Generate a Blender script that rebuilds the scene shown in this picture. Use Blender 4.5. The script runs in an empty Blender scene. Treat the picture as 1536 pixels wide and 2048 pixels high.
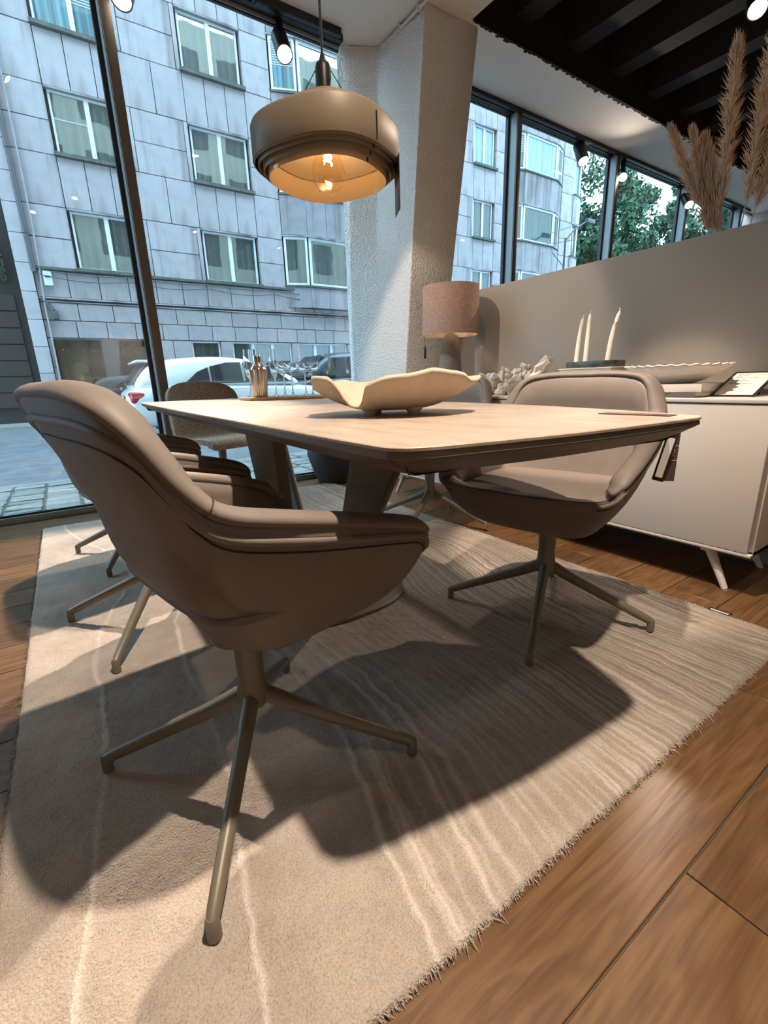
import bpy, bmesh, math, random
import numpy as np
from mathutils import Vector, Matrix, Euler

random.seed(7); RNG = np.random.default_rng(7)
PI = math.pi; R = math.radians
SC = bpy.context.scene
COL = SC.collection

# ------------------------------------------------------------------ camera
CAMH = 0.82
def make_camera():
    yaw, pit, rol = R(56.10597), R(15.9243), R(-1.73166)
    f = Vector((math.cos(pit) * math.cos(yaw), math.cos(pit) * math.sin(yaw), -math.sin(pit)))
    r0 = f.cross(Vector((0, 0, 1))).normalized(); u0 = r0.cross(f)
    r = math.cos(rol) * r0 + math.sin(rol) * u0
    u = -math.sin(rol) * r0 + math.cos(rol) * u0
    cd = bpy.data.cameras.new('camera'); cam = bpy.data.objects.new('camera', cd); COL.objects.link(cam)
    m = Matrix(((r.x, u.x, -f.x, 0), (r.y, u.y, -f.y, 0), (r.z, u.z, -f.z, CAMH), (0, 0, 0, 1)))
    cam.matrix_world = m
    cd.sensor_fit = 'VERTICAL'; cd.sensor_height = 24; cd.lens = 917.2 / 2048 * 24
    cd.clip_start = 0.02; cd.clip_end = 300
    SC.camera = cam
make_camera()

# ------------------------------------------------------------------ world and exposure
w = bpy.data.worlds.new('overcast_sky'); SC.world = w; w.use_nodes = True
nt = w.node_tree; bg = nt.nodes['Background']
bg.inputs['Color'].default_value = (0.56, 0.80, 1.0, 1); bg.inputs['Strength'].default_value = 7.4
SC.view_settings.view_transform = 'Standard'; SC.view_settings.look = 'None'
SC.view_settings.exposure = 0.0; SC.view_settings.gamma = 1; SC.view_settings.use_curve_mapping = False
try:
    SC.cycles.use_denoising = True; SC.cycles.caustics_reflective = False; SC.cycles.caustics_refractive = False
    SC.cycles.sample_clamp_indirect = 6
    SC.cycles.transparent_max_bounces = 16
except Exception: pass

# ------------------------------------------------------------------ lamps of the room (fixtures are built further down)
WARM = (1.0, 0.82, 0.65)
# position, aim, watts, cone degrees, blend, radius
SPOTS = [
    ((0.57, 0.05, 3.12), (0.28, 0.75, 0.0), 600, 78, 1.0, 0.04),
    ((0.13, -0.75, 3.12), (-0.10, 0.30, 0.0), 20, 70, 0.7, 0.05),
    ((2.10, -0.60, 3.12), (2.55, 0.00, 0.0), 55, 48, 0.7, 0.06),
    ((0.05, 2.40, 3.12), (2.34, 2.50, 0.90), 190, 43, 0.25, 0.03),
    ((0.95, 1.00, 3.12), (1.98, 1.08, 0.28), 460, 31, 0.35, 0.03),
    ((1.55, 1.90, 3.12), (1.65, 1.75, 0.0), 55, 75, 0.5, 0.05),
    ((-1.60, -1.40, 3.12), (-1.90, -1.80, 0.0), 420, 64, 0.6, 0.06),  # unseen, added to raise the ambient bounce light
    ((1.20, -2.00, 3.12), (1.10, -2.60, 0.0), 520, 64, 0.6, 0.06),  # unseen, added behind the camera for more ambient bounce
]

# ------------------------------------------------------------------ materials
def nodes_of(name):
    m = bpy.data.materials.new(name); m.use_nodes = True
    nt = m.node_tree; b = nt.nodes['Principled BSDF']
    return m, nt, b
def L(nt, a, b): nt.links.new(a, b)
def nn(nt, t, **k):
    n = nt.nodes.new(t)
    for a, v in k.items(): setattr(n, a, v)
    return n
def ramp(nt, fac, stops):
    n = nn(nt, 'ShaderNodeValToRGB'); e = n.color_ramp.elements
    while len(e) < len(stops): e.new(0.5)
    for i, (p, c) in enumerate(stops): e[i].position = p; e[i].color = (*c, 1)
    L(nt, fac, n.inputs['Fac']); return n.outputs['Color']
def scl(c, k): return tuple(min(1, x * k) for x in c)
def M(name, col, rough=.5, metal=0., var=0., vscale=8., bump=0., bscale=200., rnd=0., spec=None, coat=0., stretch=None):
    m, nt, b = nodes_of(name)
    b.inputs['Base Color'].default_value = (*col, 1); b.inputs['Roughness'].default_value = rough
    b.inputs['Metallic'].default_value = metal
    if spec is not None: b.inputs['Specular IOR Level'].default_value = spec
    if coat: b.inputs['Coat Weight'].default_value = coat
    tc = nn(nt, 'ShaderNodeTexCoord'); vec = tc.outputs['Object']
    if stretch:
        mp = nn(nt, 'ShaderNodeMapping'); mp.inputs['Scale'].default_value = stretch; L(nt, vec, mp.inputs['Vector']); vec = mp.outputs['Vector']
    out = None
    if var:
        n = nn(nt, 'ShaderNodeTexNoise'); n.inputs['Scale'].default_value = vscale; n.inputs['Detail'].default_value = 6
        L(nt, vec, n.inputs['Vector'])
        out = ramp(nt, n.outputs['Fac'], [(.3, scl(col, 1 - var)), (.7, scl(col, 1 + var))])
    if rnd:
        oi = nn(nt, 'ShaderNodeObjectInfo'); mr = nn(nt, 'ShaderNodeMapRange')
        mr.inputs['To Min'].default_value = 1 - rnd; mr.inputs['To Max'].default_value = 1 + rnd
        L(nt, oi.outputs['Random'], mr.inputs['Value'])
        h = nn(nt, 'ShaderNodeHueSaturation')
        if out is None: h.inputs['Color'].default_value = (*col, 1)
        else: L(nt, out, h.inputs['Color'])
        L(nt, mr.outputs['Result'], h.inputs['Value']); out = h.outputs['Color']
    if out is not None: L(nt, out, b.inputs['Base Color'])
    if bump:
        n2 = nn(nt, 'ShaderNodeTexNoise'); n2.inputs['Scale'].default_value = bscale; n2.inputs['Detail'].default_value = 4
        L(nt, vec, n2.inputs['Vector'])
        bp = nn(nt, 'ShaderNodeBump'); bp.inputs['Strength'].default_value = bump; bp.inputs['Distance'].default_value = .01
        L(nt, n2.outputs['Fac'], bp.inputs['Height']); L(nt, bp.outputs['Normal'], b.inputs['Normal'])
    return m
def emit(name, col, s):
    m = bpy.data.materials.new(name); m.use_nodes = True; nt = m.node_tree; nt.nodes.clear()
    e = nn(nt, 'ShaderNodeEmission'); e.inputs['Color'].default_value = (*col, 1); e.inputs['Strength'].default_value = s
    o = nn(nt, 'ShaderNodeOutputMaterial'); L(nt, e.outputs[0], o.inputs[0]); return m
def glass_thin(name, tint=(1, 1, 1), ior=1.45, rough=0.0, k=1.0):
    m = bpy.data.materials.new(name); m.use_nodes = True; nt = m.node_tree; nt.nodes.clear()
    t = nn(nt, 'ShaderNodeBsdfTransparent'); t.inputs['Color'].default_value = (*tint, 1)
    g = nn(nt, 'ShaderNodeBsdfGlossy'); g.inputs['Roughness'].default_value = rough
    fr = nn(nt, 'ShaderNodeFresnel'); fr.inputs['IOR'].default_value = ior
    # the same reflectance from both sides of the sheet
    geo = nn(nt, 'ShaderNodeNewGeometry'); mx0 = nn(nt, 'ShaderNodeMix'); mx0.data_type = 'FLOAT'
    mx0.inputs[2].default_value = ior; mx0.inputs[3].default_value = 1 / ior
    L(nt, geo.outputs['Backfacing'], mx0.inputs[0])
    ml = nn(nt, 'ShaderNodeMath', operation='MULTIPLY'); ml.inputs[1].default_value = k
    fr.inputs['IOR'].default_value = ior
    lw = nn(nt, 'ShaderNodeLayerWeight'); lw.inputs['Blend'].default_value = .5
    # schlick from facing: f0 + (1-f0) * facing^5
    pw = nn(nt, 'ShaderNodeMath', operation='POWER'); pw.inputs[1].default_value = 5
    L(nt, lw.outputs['Facing'], pw.inputs[0])
    f0 = ((ior - 1) / (ior + 1)) ** 2 * 1.8
    ma = nn(nt, 'ShaderNodeMath', operation='MULTIPLY_ADD'); ma.inputs[1].default_value = 1 - f0; ma.inputs[2].default_value = f0
    L(nt, pw.outputs[0], ma.inputs[0]); L(nt, ma.outputs[0], ml.inputs[0])
    nt.nodes.remove(fr); nt.nodes.remove(geo); nt.nodes.remove(mx0)
    mx = nn(nt, 'ShaderNodeMixShader'); L(nt, ml.outputs[0], mx.inputs[0]); L(nt, t.outputs[0], mx.inputs[1]); L(nt, g.outputs[0], mx.inputs[2])
    o = nn(nt, 'ShaderNodeOutputMaterial'); L(nt, mx.outputs[0], o.inputs[0]); return m

def wood(name, dark, mid, light, axis=0, scale=1.0, rnd=.18, rough=.45, plank=True):
    m, nt, b = nodes_of(name)
    tc = nn(nt, 'ShaderNodeTexCoord'); oi = nn(nt, 'ShaderNodeObjectInfo')
    ad = nn(nt, 'ShaderNodeVectorMath', operation='ADD')
    cx = nn(nt, 'ShaderNodeCombineXYZ'); mu = nn(nt, 'ShaderNodeMath', operation='MULTIPLY'); mu.inputs[1].default_value = 37.0
    L(nt, oi.outputs['Random'], mu.inputs[0])
    for i in range(3): L(nt, mu.outputs[0], cx.inputs[i])
    L(nt, tc.outputs['Object'], ad.inputs[0]); L(nt, cx.outputs[0], ad.inputs[1])
    mp = nn(nt, 'ShaderNodeMapping')
    s = [9.0 * scale] * 3; s[axis] = 1.3 * scale
    mp.inputs['Scale'].default_value = s; L(nt, ad.outputs[0], mp.inputs['Vector'])
    n1 = nn(nt, 'ShaderNodeTexNoise'); n1.inputs['Scale'].default_value = 1.0; n1.inputs['Detail'].default_value = 3; n1.inputs['Distortion'].default_value = .6
    L(nt, mp.outputs[0], n1.inputs['Vector'])
    mm = nn(nt, 'ShaderNodeMath', operation='MULTIPLY'); mm.inputs[1].default_value = 60.0; L(nt, n1.outputs['Fac'], mm.inputs[0])
    sn = nn(nt, 'ShaderNodeMath', operation='SINE'); L(nt, mm.outputs[0], sn.inputs[0])
    ab = nn(nt, 'ShaderNodeMath', operation='MULTIPLY_ADD'); ab.inputs[1].default_value = .5; ab.inputs[2].default_value = .5; L(nt, sn.outputs[0], ab.inputs[0])
    mp2 = nn(nt, 'ShaderNodeMapping'); s2 = [160.0 * scale] * 3; s2[axis] = 5.0 * scale; mp2.inputs['Scale'].default_value = s2; L(nt, ad.outputs[0], mp2.inputs['Vector'])
    n2 = nn(nt, 'ShaderNodeTexNoise'); n2.inputs['Scale'].default_value = 1.0; n2.inputs['Detail'].default_value = 4; L(nt, mp2.outputs[0], n2.inputs['Vector'])
    mx = nn(nt, 'ShaderNodeMix'); mx.data_type = 'FLOAT'; mx.inputs[0].default_value = .74
    L(nt, ab.outputs[0], mx.inputs[2]); L(nt, n2.outputs['Fac'], mx.inputs[3])
    col = ramp(nt, mx.outputs[0], [(.15, dark), (.5, mid), (.85, light)])
    # knots
    vo = nn(nt, 'ShaderNodeTexVoronoi'); vo.inputs['Scale'].default_value = 1.9 * scale
    L(nt, ad.outputs[0], vo.inputs['Vector'])
    kn = ramp(nt, vo.outputs['Distance'], [(.015, (.25, .2, .16)), (.045, (1, 1, 1))])
    mk = nn(nt, 'ShaderNodeMix'); mk.data_type = 'RGBA'; mk.blend_type = 'MULTIPLY'; mk.inputs[0].default_value = .8
    L(nt, col, mk.inputs[6]); L(nt, kn, mk.inputs[7])
    h = nn(nt, 'ShaderNodeHueSaturation'); mr = nn(nt, 'ShaderNodeMapRange'); mr.inputs['To Min'].default_value = 1 - rnd; mr.inputs['To Max'].default_value = 1 + rnd
    L(nt, oi.outputs['Random'], mr.inputs['Value']); L(nt, mk.outputs[2], h.inputs['Color']); L(nt, mr.outputs['Result'], h.inputs['Value'])
    L(nt, h.outputs['Color'], b.inputs['Base Color']); b.inputs['Roughness'].default_value = rough
    bp = nn(nt, 'ShaderNodeBump'); bp.inputs['Strength'].default_value = .12; bp.inputs['Distance'].default_value = .003
    L(nt, mx.outputs[0], bp.inputs['Height']); L(nt, bp.outputs['Normal'], b.inputs['Normal'])
    return m

MAT = {}
MAT['oak'] = wood('oak_floor', (.066, .032, .013), (.118, .061, .025), (.165, .090, .040), axis=0, rnd=.22, rough=.36)
MAT['oak_tray'] = wood('oak_tray', (.26, .16, .08), (.38, .25, .13), (.46, .32, .18), axis=0, scale=2, rnd=.05)
MAT['white_paint'] = M('white_paint', (.70, .68, .65), .7, bump=.08, bscale=300)
MAT['ceiling'] = M('ceiling_paint', (.82, .79, .75), .8, bump=.05, bscale=60)
MAT['black_ceiling'] = M('black_ceiling', (.012, .009, .008), .9, bump=.4, bscale=40)
MAT['black_beam'] = M('black_beam', (.02, .017, .015), .85, bump=.3, bscale=60)
MAT['beige_wall'] = M('beige_wall', (.30, .26, .217), .75, bump=.05, bscale=250)
MAT['room_wall'] = M('room_wall', (.62, .57, .51), .8, bump=.05, bscale=100)
MAT['dark_wall'] = M('dark_wall', (.10, .085, .07), .8, bump=.1, bscale=100)
MAT['leather'] = M('taupe_leather', (.165, .134, .115), .55, var=.06, vscale=20, bump=.10, bscale=900, spec=.45)
MAT['leather_welt'] = M('taupe_leather_welt', (.172, .141, .122), .5, bump=.1, bscale=900)
MAT['stitch'] = M('dark_stitch', (.03, .022, .018), .7)
MAT['olive'] = M('olive_metal', (.165, .145, .105), .42, metal=.15, bump=.05, bscale=900)
MAT['table_frame'] = M('table_frame', (.125, .102, .075), .45, metal=.1)
MAT['black'] = M('black_metal', (.012, .012, .012), .4)
MAT['black_plastic'] = M('black_plastic', (.02, .02, .02), .5)
MAT['bronze'] = M('bronze_frame', (.14, .112, .09), .5, metal=.2)
MAT['grey_frame'] = M('grey_frame', (.30, .35, .37), .4, metal=.2)
MAT['sb_white'] = M('sideboard_white', (.62, .585, .55), .4)
MAT['cream_pendant'] = M('cream_pendant', (.19, .150, .103), .45, spec=.3)
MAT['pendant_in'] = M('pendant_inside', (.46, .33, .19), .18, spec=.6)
MAT['cement'] = M('lamp_cement', (.20, .175, .15), .85, var=.12, vscale=20, bump=.2, bscale=180)
MAT['bowl'] = M('bowl_ceramic', (.47, .40, .31), .75, var=.06, vscale=30, bump=.2, bscale=160)
MAT['chalk'] = M('chalk_white', (.70, .64, .57), .85, var=.06, vscale=20, bump=.3, bscale=120)
MAT['candle'] = M('candle_wax', (.80, .74, .64), .45)
MAT['green_marble'] = M('green_marble', (.028, .034, .028), .3, var=.9, vscale=25)
MAT['steel'] = M('steel', (.55, .48, .42), .22, metal=1.)
MAT['paper'] = M('paper', (.78, .72, .66), .7)
MAT['ink'] = M('ink', (.06, .05, .05), .7)
MAT['tag_brown'] = M('tag_brown', (.10, .062, .055), .6)
MAT['tag_line'] = M('tag_line', (.55, .48, .45), .6)
MAT['card_red'] = M('card_red', (.075, .022, .022), .55)
def real_glass():
    m, nt, b = nodes_of('clear_glass'); b.inputs['Base Color'].default_value = (.98, .99, 1, 1); b.inputs['Roughness'].default_value = 0
    b.inputs['Transmission Weight'].default_value = 1; b.inputs['IOR'].default_value = 1.47; return m
MAT['clear'] = real_glass()
MAT['bulb_glass'] = glass_thin('bulb_glass', (1, .93, .8), 1.5)
MAT['window_glass'] = glass_thin('window_glass', (.94, .985, .99), 1.52, k=1.0)
MAT['filament'] = emit('filament', (1, .62, .25), 60)
MAT['led'] = emit('led_disc', (1, .88, .68), 18)
MAT['led_hot'] = emit('led_warm', (1, .74, .42), 25)
MAT['pot'] = M('dark_pot', (.022, .018, .016), .6, bump=.3, bscale=30, stretch=(1, 1, 6))
MAT['leaf'] = M('leaf_green', (.045, .11, .03), .4, var=.3, vscale=12)
MAT['palm'] = M('palm_green', (.02, .05, .022), .5, var=.3, vscale=12)
MAT['spathe'] = M('lily_white', (.72, .76, .72), .5)
MAT['pampas'] = M('pampas_plume', (.56, .42, .285), .9, var=.15, vscale=30)
MAT['boucle'] = M('boucle', (.36, .28, .205), .95, var=.5, vscale=110, bump=1.0, bscale=110)
MAT['book_white'] = M('book_white', (.66, .60, .54), .6)
MAT['book_grey'] = M('book_grey', (.10, .09, .09), .6)
MAT['book_page'] = M('book_page', (.70, .64, .56), .8, stretch=(1, 1, 80), var=.15, vscale=6)

# plaster of the pillar: coarse roughcast
def plaster():
    m, nt, b = nodes_of('roughcast'); b.inputs['Base Color'].default_value = (.82, .80, .77, 1); b.inputs['Roughness'].default_value = .85
    tc = nn(nt, 'ShaderNodeTexCoord'); n = nn(nt, 'ShaderNodeTexNoise'); n.inputs['Scale'].default_value = 75; n.inputs['Detail'].default_value = 3
    L(nt, tc.outputs['Object'], n.inputs['Vector'])
    bp = nn(nt, 'ShaderNodeBump'); bp.inputs['Strength'].default_value = 1.0; bp.inputs['Distance'].default_value = .016
    L(nt, n.outputs['Fac'], bp.inputs['Height']); L(nt, bp.outputs['Normal'], b.inputs['Normal']); return m
MAT['plaster'] = plaster()

def shade_linen():
    m, nt, b = nodes_of('linen_shade'); c = (.50, .36, .30)
    tc = nn(nt, 'ShaderNodeTexCoord'); n = nn(nt, 'ShaderNodeTexNoise'); n.inputs['Scale'].default_value = 120; n.inputs['Detail'].default_value = 5
    L(nt, tc.outputs['Object'], n.inputs['Vector'])
    co = ramp(nt, n.outputs['Fac'], [(.3, scl(c, .72)), (.7, scl(c, 1.15))]); L(nt, co, b.inputs['Base Color']); b.inputs['Roughness'].default_value = .9
    t = nn(nt, 'ShaderNodeBsdfTranslucent'); L(nt, co, t.inputs['Color'])
    mx = nn(nt, 'ShaderNodeMixShader'); mx.inputs[0].default_value = .25
    o = nt.nodes['Material Output']; L(nt, b.outputs[0], mx.inputs[1]); L(nt, t.outputs[0], mx.inputs[2]); L(nt, mx.outputs[0], o.inputs[0]); return m
MAT['linen'] = shade_linen()

def ceramic_top():
    m, nt, b = nodes_of('ceramic_top'); b.inputs['Roughness'].default_value = .48
    tc = nn(nt, 'ShaderNodeTexCoord'); mp = nn(nt, 'ShaderNodeMapping'); mp.inputs['Scale'].default_value = (16, 5, 1); mp.inputs['Rotation'].default_value = (0, 0, R(62))
    L(nt, tc.outputs['Object'], mp.inputs['Vector'])
    n = nn(nt, 'ShaderNodeTexNoise'); n.inputs['Scale'].default_value = 1.6; n.inputs['Detail'].default_value = 10; n.inputs['Roughness'].default_value = .62; n.inputs['Distortion'].default_value = .5
    L(nt, mp.outputs[0], n.inputs['Vector'])
    co = ramp(nt, n.outputs['Fac'], [(.30, (.29, .225, .17)), (.5, (.375, .295, .23)), (.72, (.43, .35, .28))]); L(nt, co, b.inputs['Base Color']); return m
MAT['ceramic'] = ceramic_top()

def rug_mat():
    m, nt, b = nodes_of('rug_pile'); b.inputs['Roughness'].default_value = .95; b.inputs['Specular IOR Level'].default_value = .1
    at = nn(nt, 'ShaderNodeAttribute'); at.attribute_name = 'ridge'
    tc = nn(nt, 'ShaderNodeTexCoord')
    n = nn(nt, 'ShaderNodeTexNoise'); n.inputs['Scale'].default_value = 6; n.inputs['Detail'].default_value = 8; n.inputs['Roughness'].default_value = .7; L(nt, tc.outputs['Object'], n.inputs['Vector'])
    co = ramp(nt, n.outputs['Fac'], [(.32, (.36, .305, .26)), (.68, (.50, .435, .375))])
    mx = nn(nt, 'ShaderNodeMix'); mx.data_type = 'RGBA'; L(nt, at.outputs['Fac'], mx.inputs[0]); L(nt, co, mx.inputs[6]); mx.inputs[7].default_value = (.66, .59, .52, 1)
    sp = nn(nt, 'ShaderNodeTexNoise'); sp.inputs['Scale'].default_value = 330; sp.inputs['Detail'].default_value = 2; L(nt, tc.outputs['Object'], sp.inputs['Vector'])
    sc_ = ramp(nt, sp.outputs['Fac'], [(.30, (.74, .72, .70)), (.55, (1, 1, 1))]); mk = nn(nt, 'ShaderNodeMix'); mk.data_type = 'RGBA'; mk.blend_type = 'MULTIPLY'; mk.inputs[0].default_value = 1
    L(nt, mx.outputs[2], mk.inputs[6]); L(nt, sc_, mk.inputs[7])
    # weaker light on the right half is painted as a darker, streaky tone
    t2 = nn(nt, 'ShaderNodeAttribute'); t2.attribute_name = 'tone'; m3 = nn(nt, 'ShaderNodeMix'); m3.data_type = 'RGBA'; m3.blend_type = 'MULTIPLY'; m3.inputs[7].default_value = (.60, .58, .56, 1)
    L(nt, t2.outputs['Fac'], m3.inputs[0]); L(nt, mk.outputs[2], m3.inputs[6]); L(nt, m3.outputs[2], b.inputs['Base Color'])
    n2 = nn(nt, 'ShaderNodeTexNoise'); n2.inputs['Scale'].default_value = 260; n2.inputs['Detail'].default_value = 3; L(nt, tc.outputs['Object'], n2.inputs['Vector'])
    bp = nn(nt, 'ShaderNodeBump'); bp.inputs['Strength'].default_value = .8; bp.inputs['Distance'].default_value = .006
    L(nt, n2.outputs['Fac'], bp.inputs['Height']); L(nt, bp.outputs['Normal'], b.inputs['Normal']); return m
MAT['rug'] = rug_mat()

def stone(name, c, stain=.45):
    m, nt, b = nodes_of(name); b.inputs['Roughness'].default_value = .8
    tc = nn(nt, 'ShaderNodeTexCoord'); oi = nn(nt, 'ShaderNodeObjectInfo')
    n = nn(nt, 'ShaderNodeTexNoise'); n.inputs['Scale'].default_value = 2.2; n.inputs['Detail'].default_value = 9; n.inputs['Roughness'].default_value = .6; L(nt, tc.outputs['Object'], n.inputs['Vector'])
    co = ramp(nt, n.outputs['Fac'], [(.28, scl(c, .80)), (.5, c), (.75, scl(c, 1.1))])
    mp = nn(nt, 'ShaderNodeMapping'); mp.inputs['Scale'].default_value = (2.6, 2.6, .28); L(nt, tc.outputs['Object'], mp.inputs['Vector'])
    n2 = nn(nt, 'ShaderNodeTexNoise'); n2.inputs['Scale'].default_value = 1.0; n2.inputs['Detail'].default_value = 6; L(nt, mp.outputs[0], n2.inputs['Vector'])
    st = ramp(nt, n2.outputs['Fac'], [(.49, (1, 1, 1)), (.68, (1 - stain, 1 - stain * 1.1, 1 - stain * 1.15))])
    mk = nn(nt, 'ShaderNodeMix'); mk.data_type = 'RGBA'; mk.blend_type = 'MULTIPLY'; mk.inputs[0].default_value = 1; L(nt, co, mk.inputs[6]); L(nt, st, mk.inputs[7])
    h = nn(nt, 'ShaderNodeHueSaturation'); mr = nn(nt, 'ShaderNodeMapRange'); mr.inputs['To Min'].default_value = .93; mr.inputs['To Max'].default_value = 1.06
    L(nt, oi.outputs['Random'], mr.inputs['Value']); L(nt, mk.outputs[2], h.inputs['Color']); L(nt, mr.outputs['Result'], h.inputs['Value']); L(nt, h.outputs['Color'], b.inputs['Base Color'])
    return m
MAT['stone'] = stone('pale_stone', (.40, .385, .41))
MAT['stone_low'] = stone('pale_stone_low', (.36, .335, .35), .5)
MAT['stone_dirty'] = stone('grey_bay_stone', (.30, .29, .31), .5)
MAT['joint'] = M('stone_joint', (.10, .10, .11), .9)
MAT['sill'] = M('green_sill', (.085, .10, .09), .8, var=.3, vscale=6)
MAT['win_frame'] = M('white_window_frame', (.72, .78, .80), .4)
def facade_glass(name, c, refl):
    m, nt, b = nodes_of(name); b.inputs['Base Color'].default_value = (*c, 1); b.inputs['Roughness'].default_value = .9
    g = nn(nt, 'ShaderNodeBsdfGlossy'); g.inputs['Roughness'].default_value = .02; g.inputs['Color'].default_value = (.82, .95, .97, 1)
    tc = nn(nt, 'ShaderNodeTexCoord'); n = nn(nt, 'ShaderNodeTexNoise'); n.inputs['Scale'].default_value = .8; L(nt, tc.outputs['Object'], n.inputs['Vector'])
    bp = nn(nt, 'ShaderNodeBump'); bp.inputs['Strength'].default_value = .05; bp.inputs['Distance'].default_value = .1; L(nt, n.outputs['Fac'], bp.inputs['Height']); L(nt, bp.outputs[0], g.inputs['Normal'])
    mp = nn(nt, 'ShaderNodeMapping'); mp.inputs['Scale'].default_value = (9, 9, .2); L(nt, tc.outputs['Object'], mp.inputs['Vector'])
    n3 = nn(nt, 'ShaderNodeTexNoise'); n3.inputs['Scale'].default_value = 1; L(nt, mp.outputs[0], n3.inputs['Vector'])
    co = ramp(nt, n3.outputs['Fac'], [(.35, scl(c, .45)), (.65, scl(c, 1.6))]); L(nt, co, b.inputs['Base Color'])
    mx = nn(nt, 'ShaderNodeMixShader'); mx.inputs[0].default_value = refl
    o = nt.nodes['Material Output']; L(nt, b.outputs[0], mx.inputs[1]); L(nt, g.outputs[0], mx.inputs[2]); L(nt, mx.outputs[0], o.inputs[0]); return m
MAT['fglass'] = facade_glass('facade_glass', (.085, .10, .09), .38)
MAT['fglass_dark'] = facade_glass('facade_glass_dark', (.035, .05, .042), .07)  # dark green base colour stands in for reflected trees in the right hand windows
MAT['fglass_sky'] = facade_glass('facade_glass_sky_tint', (.10, .20, .235), .11)  # cyan base colour carries the sky reflection
MAT['blind'] = M('blind', (.42, .48, .48), .6)
MAT['opposite'] = M('opposite_stone', (.40, .36, .29), .9, var=.15, vscale=.6)
MAT['dark_facade'] = M('dark_facade', (.009, .010, .013), .6)
MAT['dark_slat'] = M('dark_slat', (.022, .018, .015), .6)
MAT['shop_dark'] = M('shop_dark', (.014, .016, .016), .5)
MAT['shop_tan'] = M('shop_tan', (.10, .07, .035), .8)
MAT['asphalt'] = M('asphalt', (.15, .165, .185), .55, var=.25, vscale=5, bump=.4, bscale=150)
MAT['cobble'] = M('cobble', (.22, .235, .22), .6, var=.2, vscale=18, bump=.5, bscale=60, rnd=.22)
MAT['cobble_gap'] = M('cobble_gap', (.10, .115, .095), .95)
MAT['car_white'] = M('car_white', (.84, .90, .91), .22, coat=.5)
MAT['car_dark'] = M('car_dark', (.045, .06, .085), .22, coat=.5)
MAT['car_glass'] = facade_glass('car_glass', (.012, .016, .02), .16)
MAT['tyre'] = M('tyre', (.012, .012, .013), .8)
MAT['alloy'] = M('alloy', (.45, .48, .5), .3, metal=.9)
MAT['tail'] = M('tail_light', (.45, .015, .03), .2)
MAT['tail_clear'] = M('tail_clear', (.7, .68, .72), .2)
MAT['grey_metal'] = M('grey_metal', (.09, .10, .11), .5, metal=.3)
MAT['bark'] = M('bark', (.06, .05, .04), .9, bump=.5, bscale=30)
MAT['foliage'] = M('foliage', (.045, .105, .05), .7, var=.5, vscale=1.2)
MAT['foliage_d'] = M('foliage_dark', (.035, .08, .04), .7, var=.5, vscale=1.2)

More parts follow.
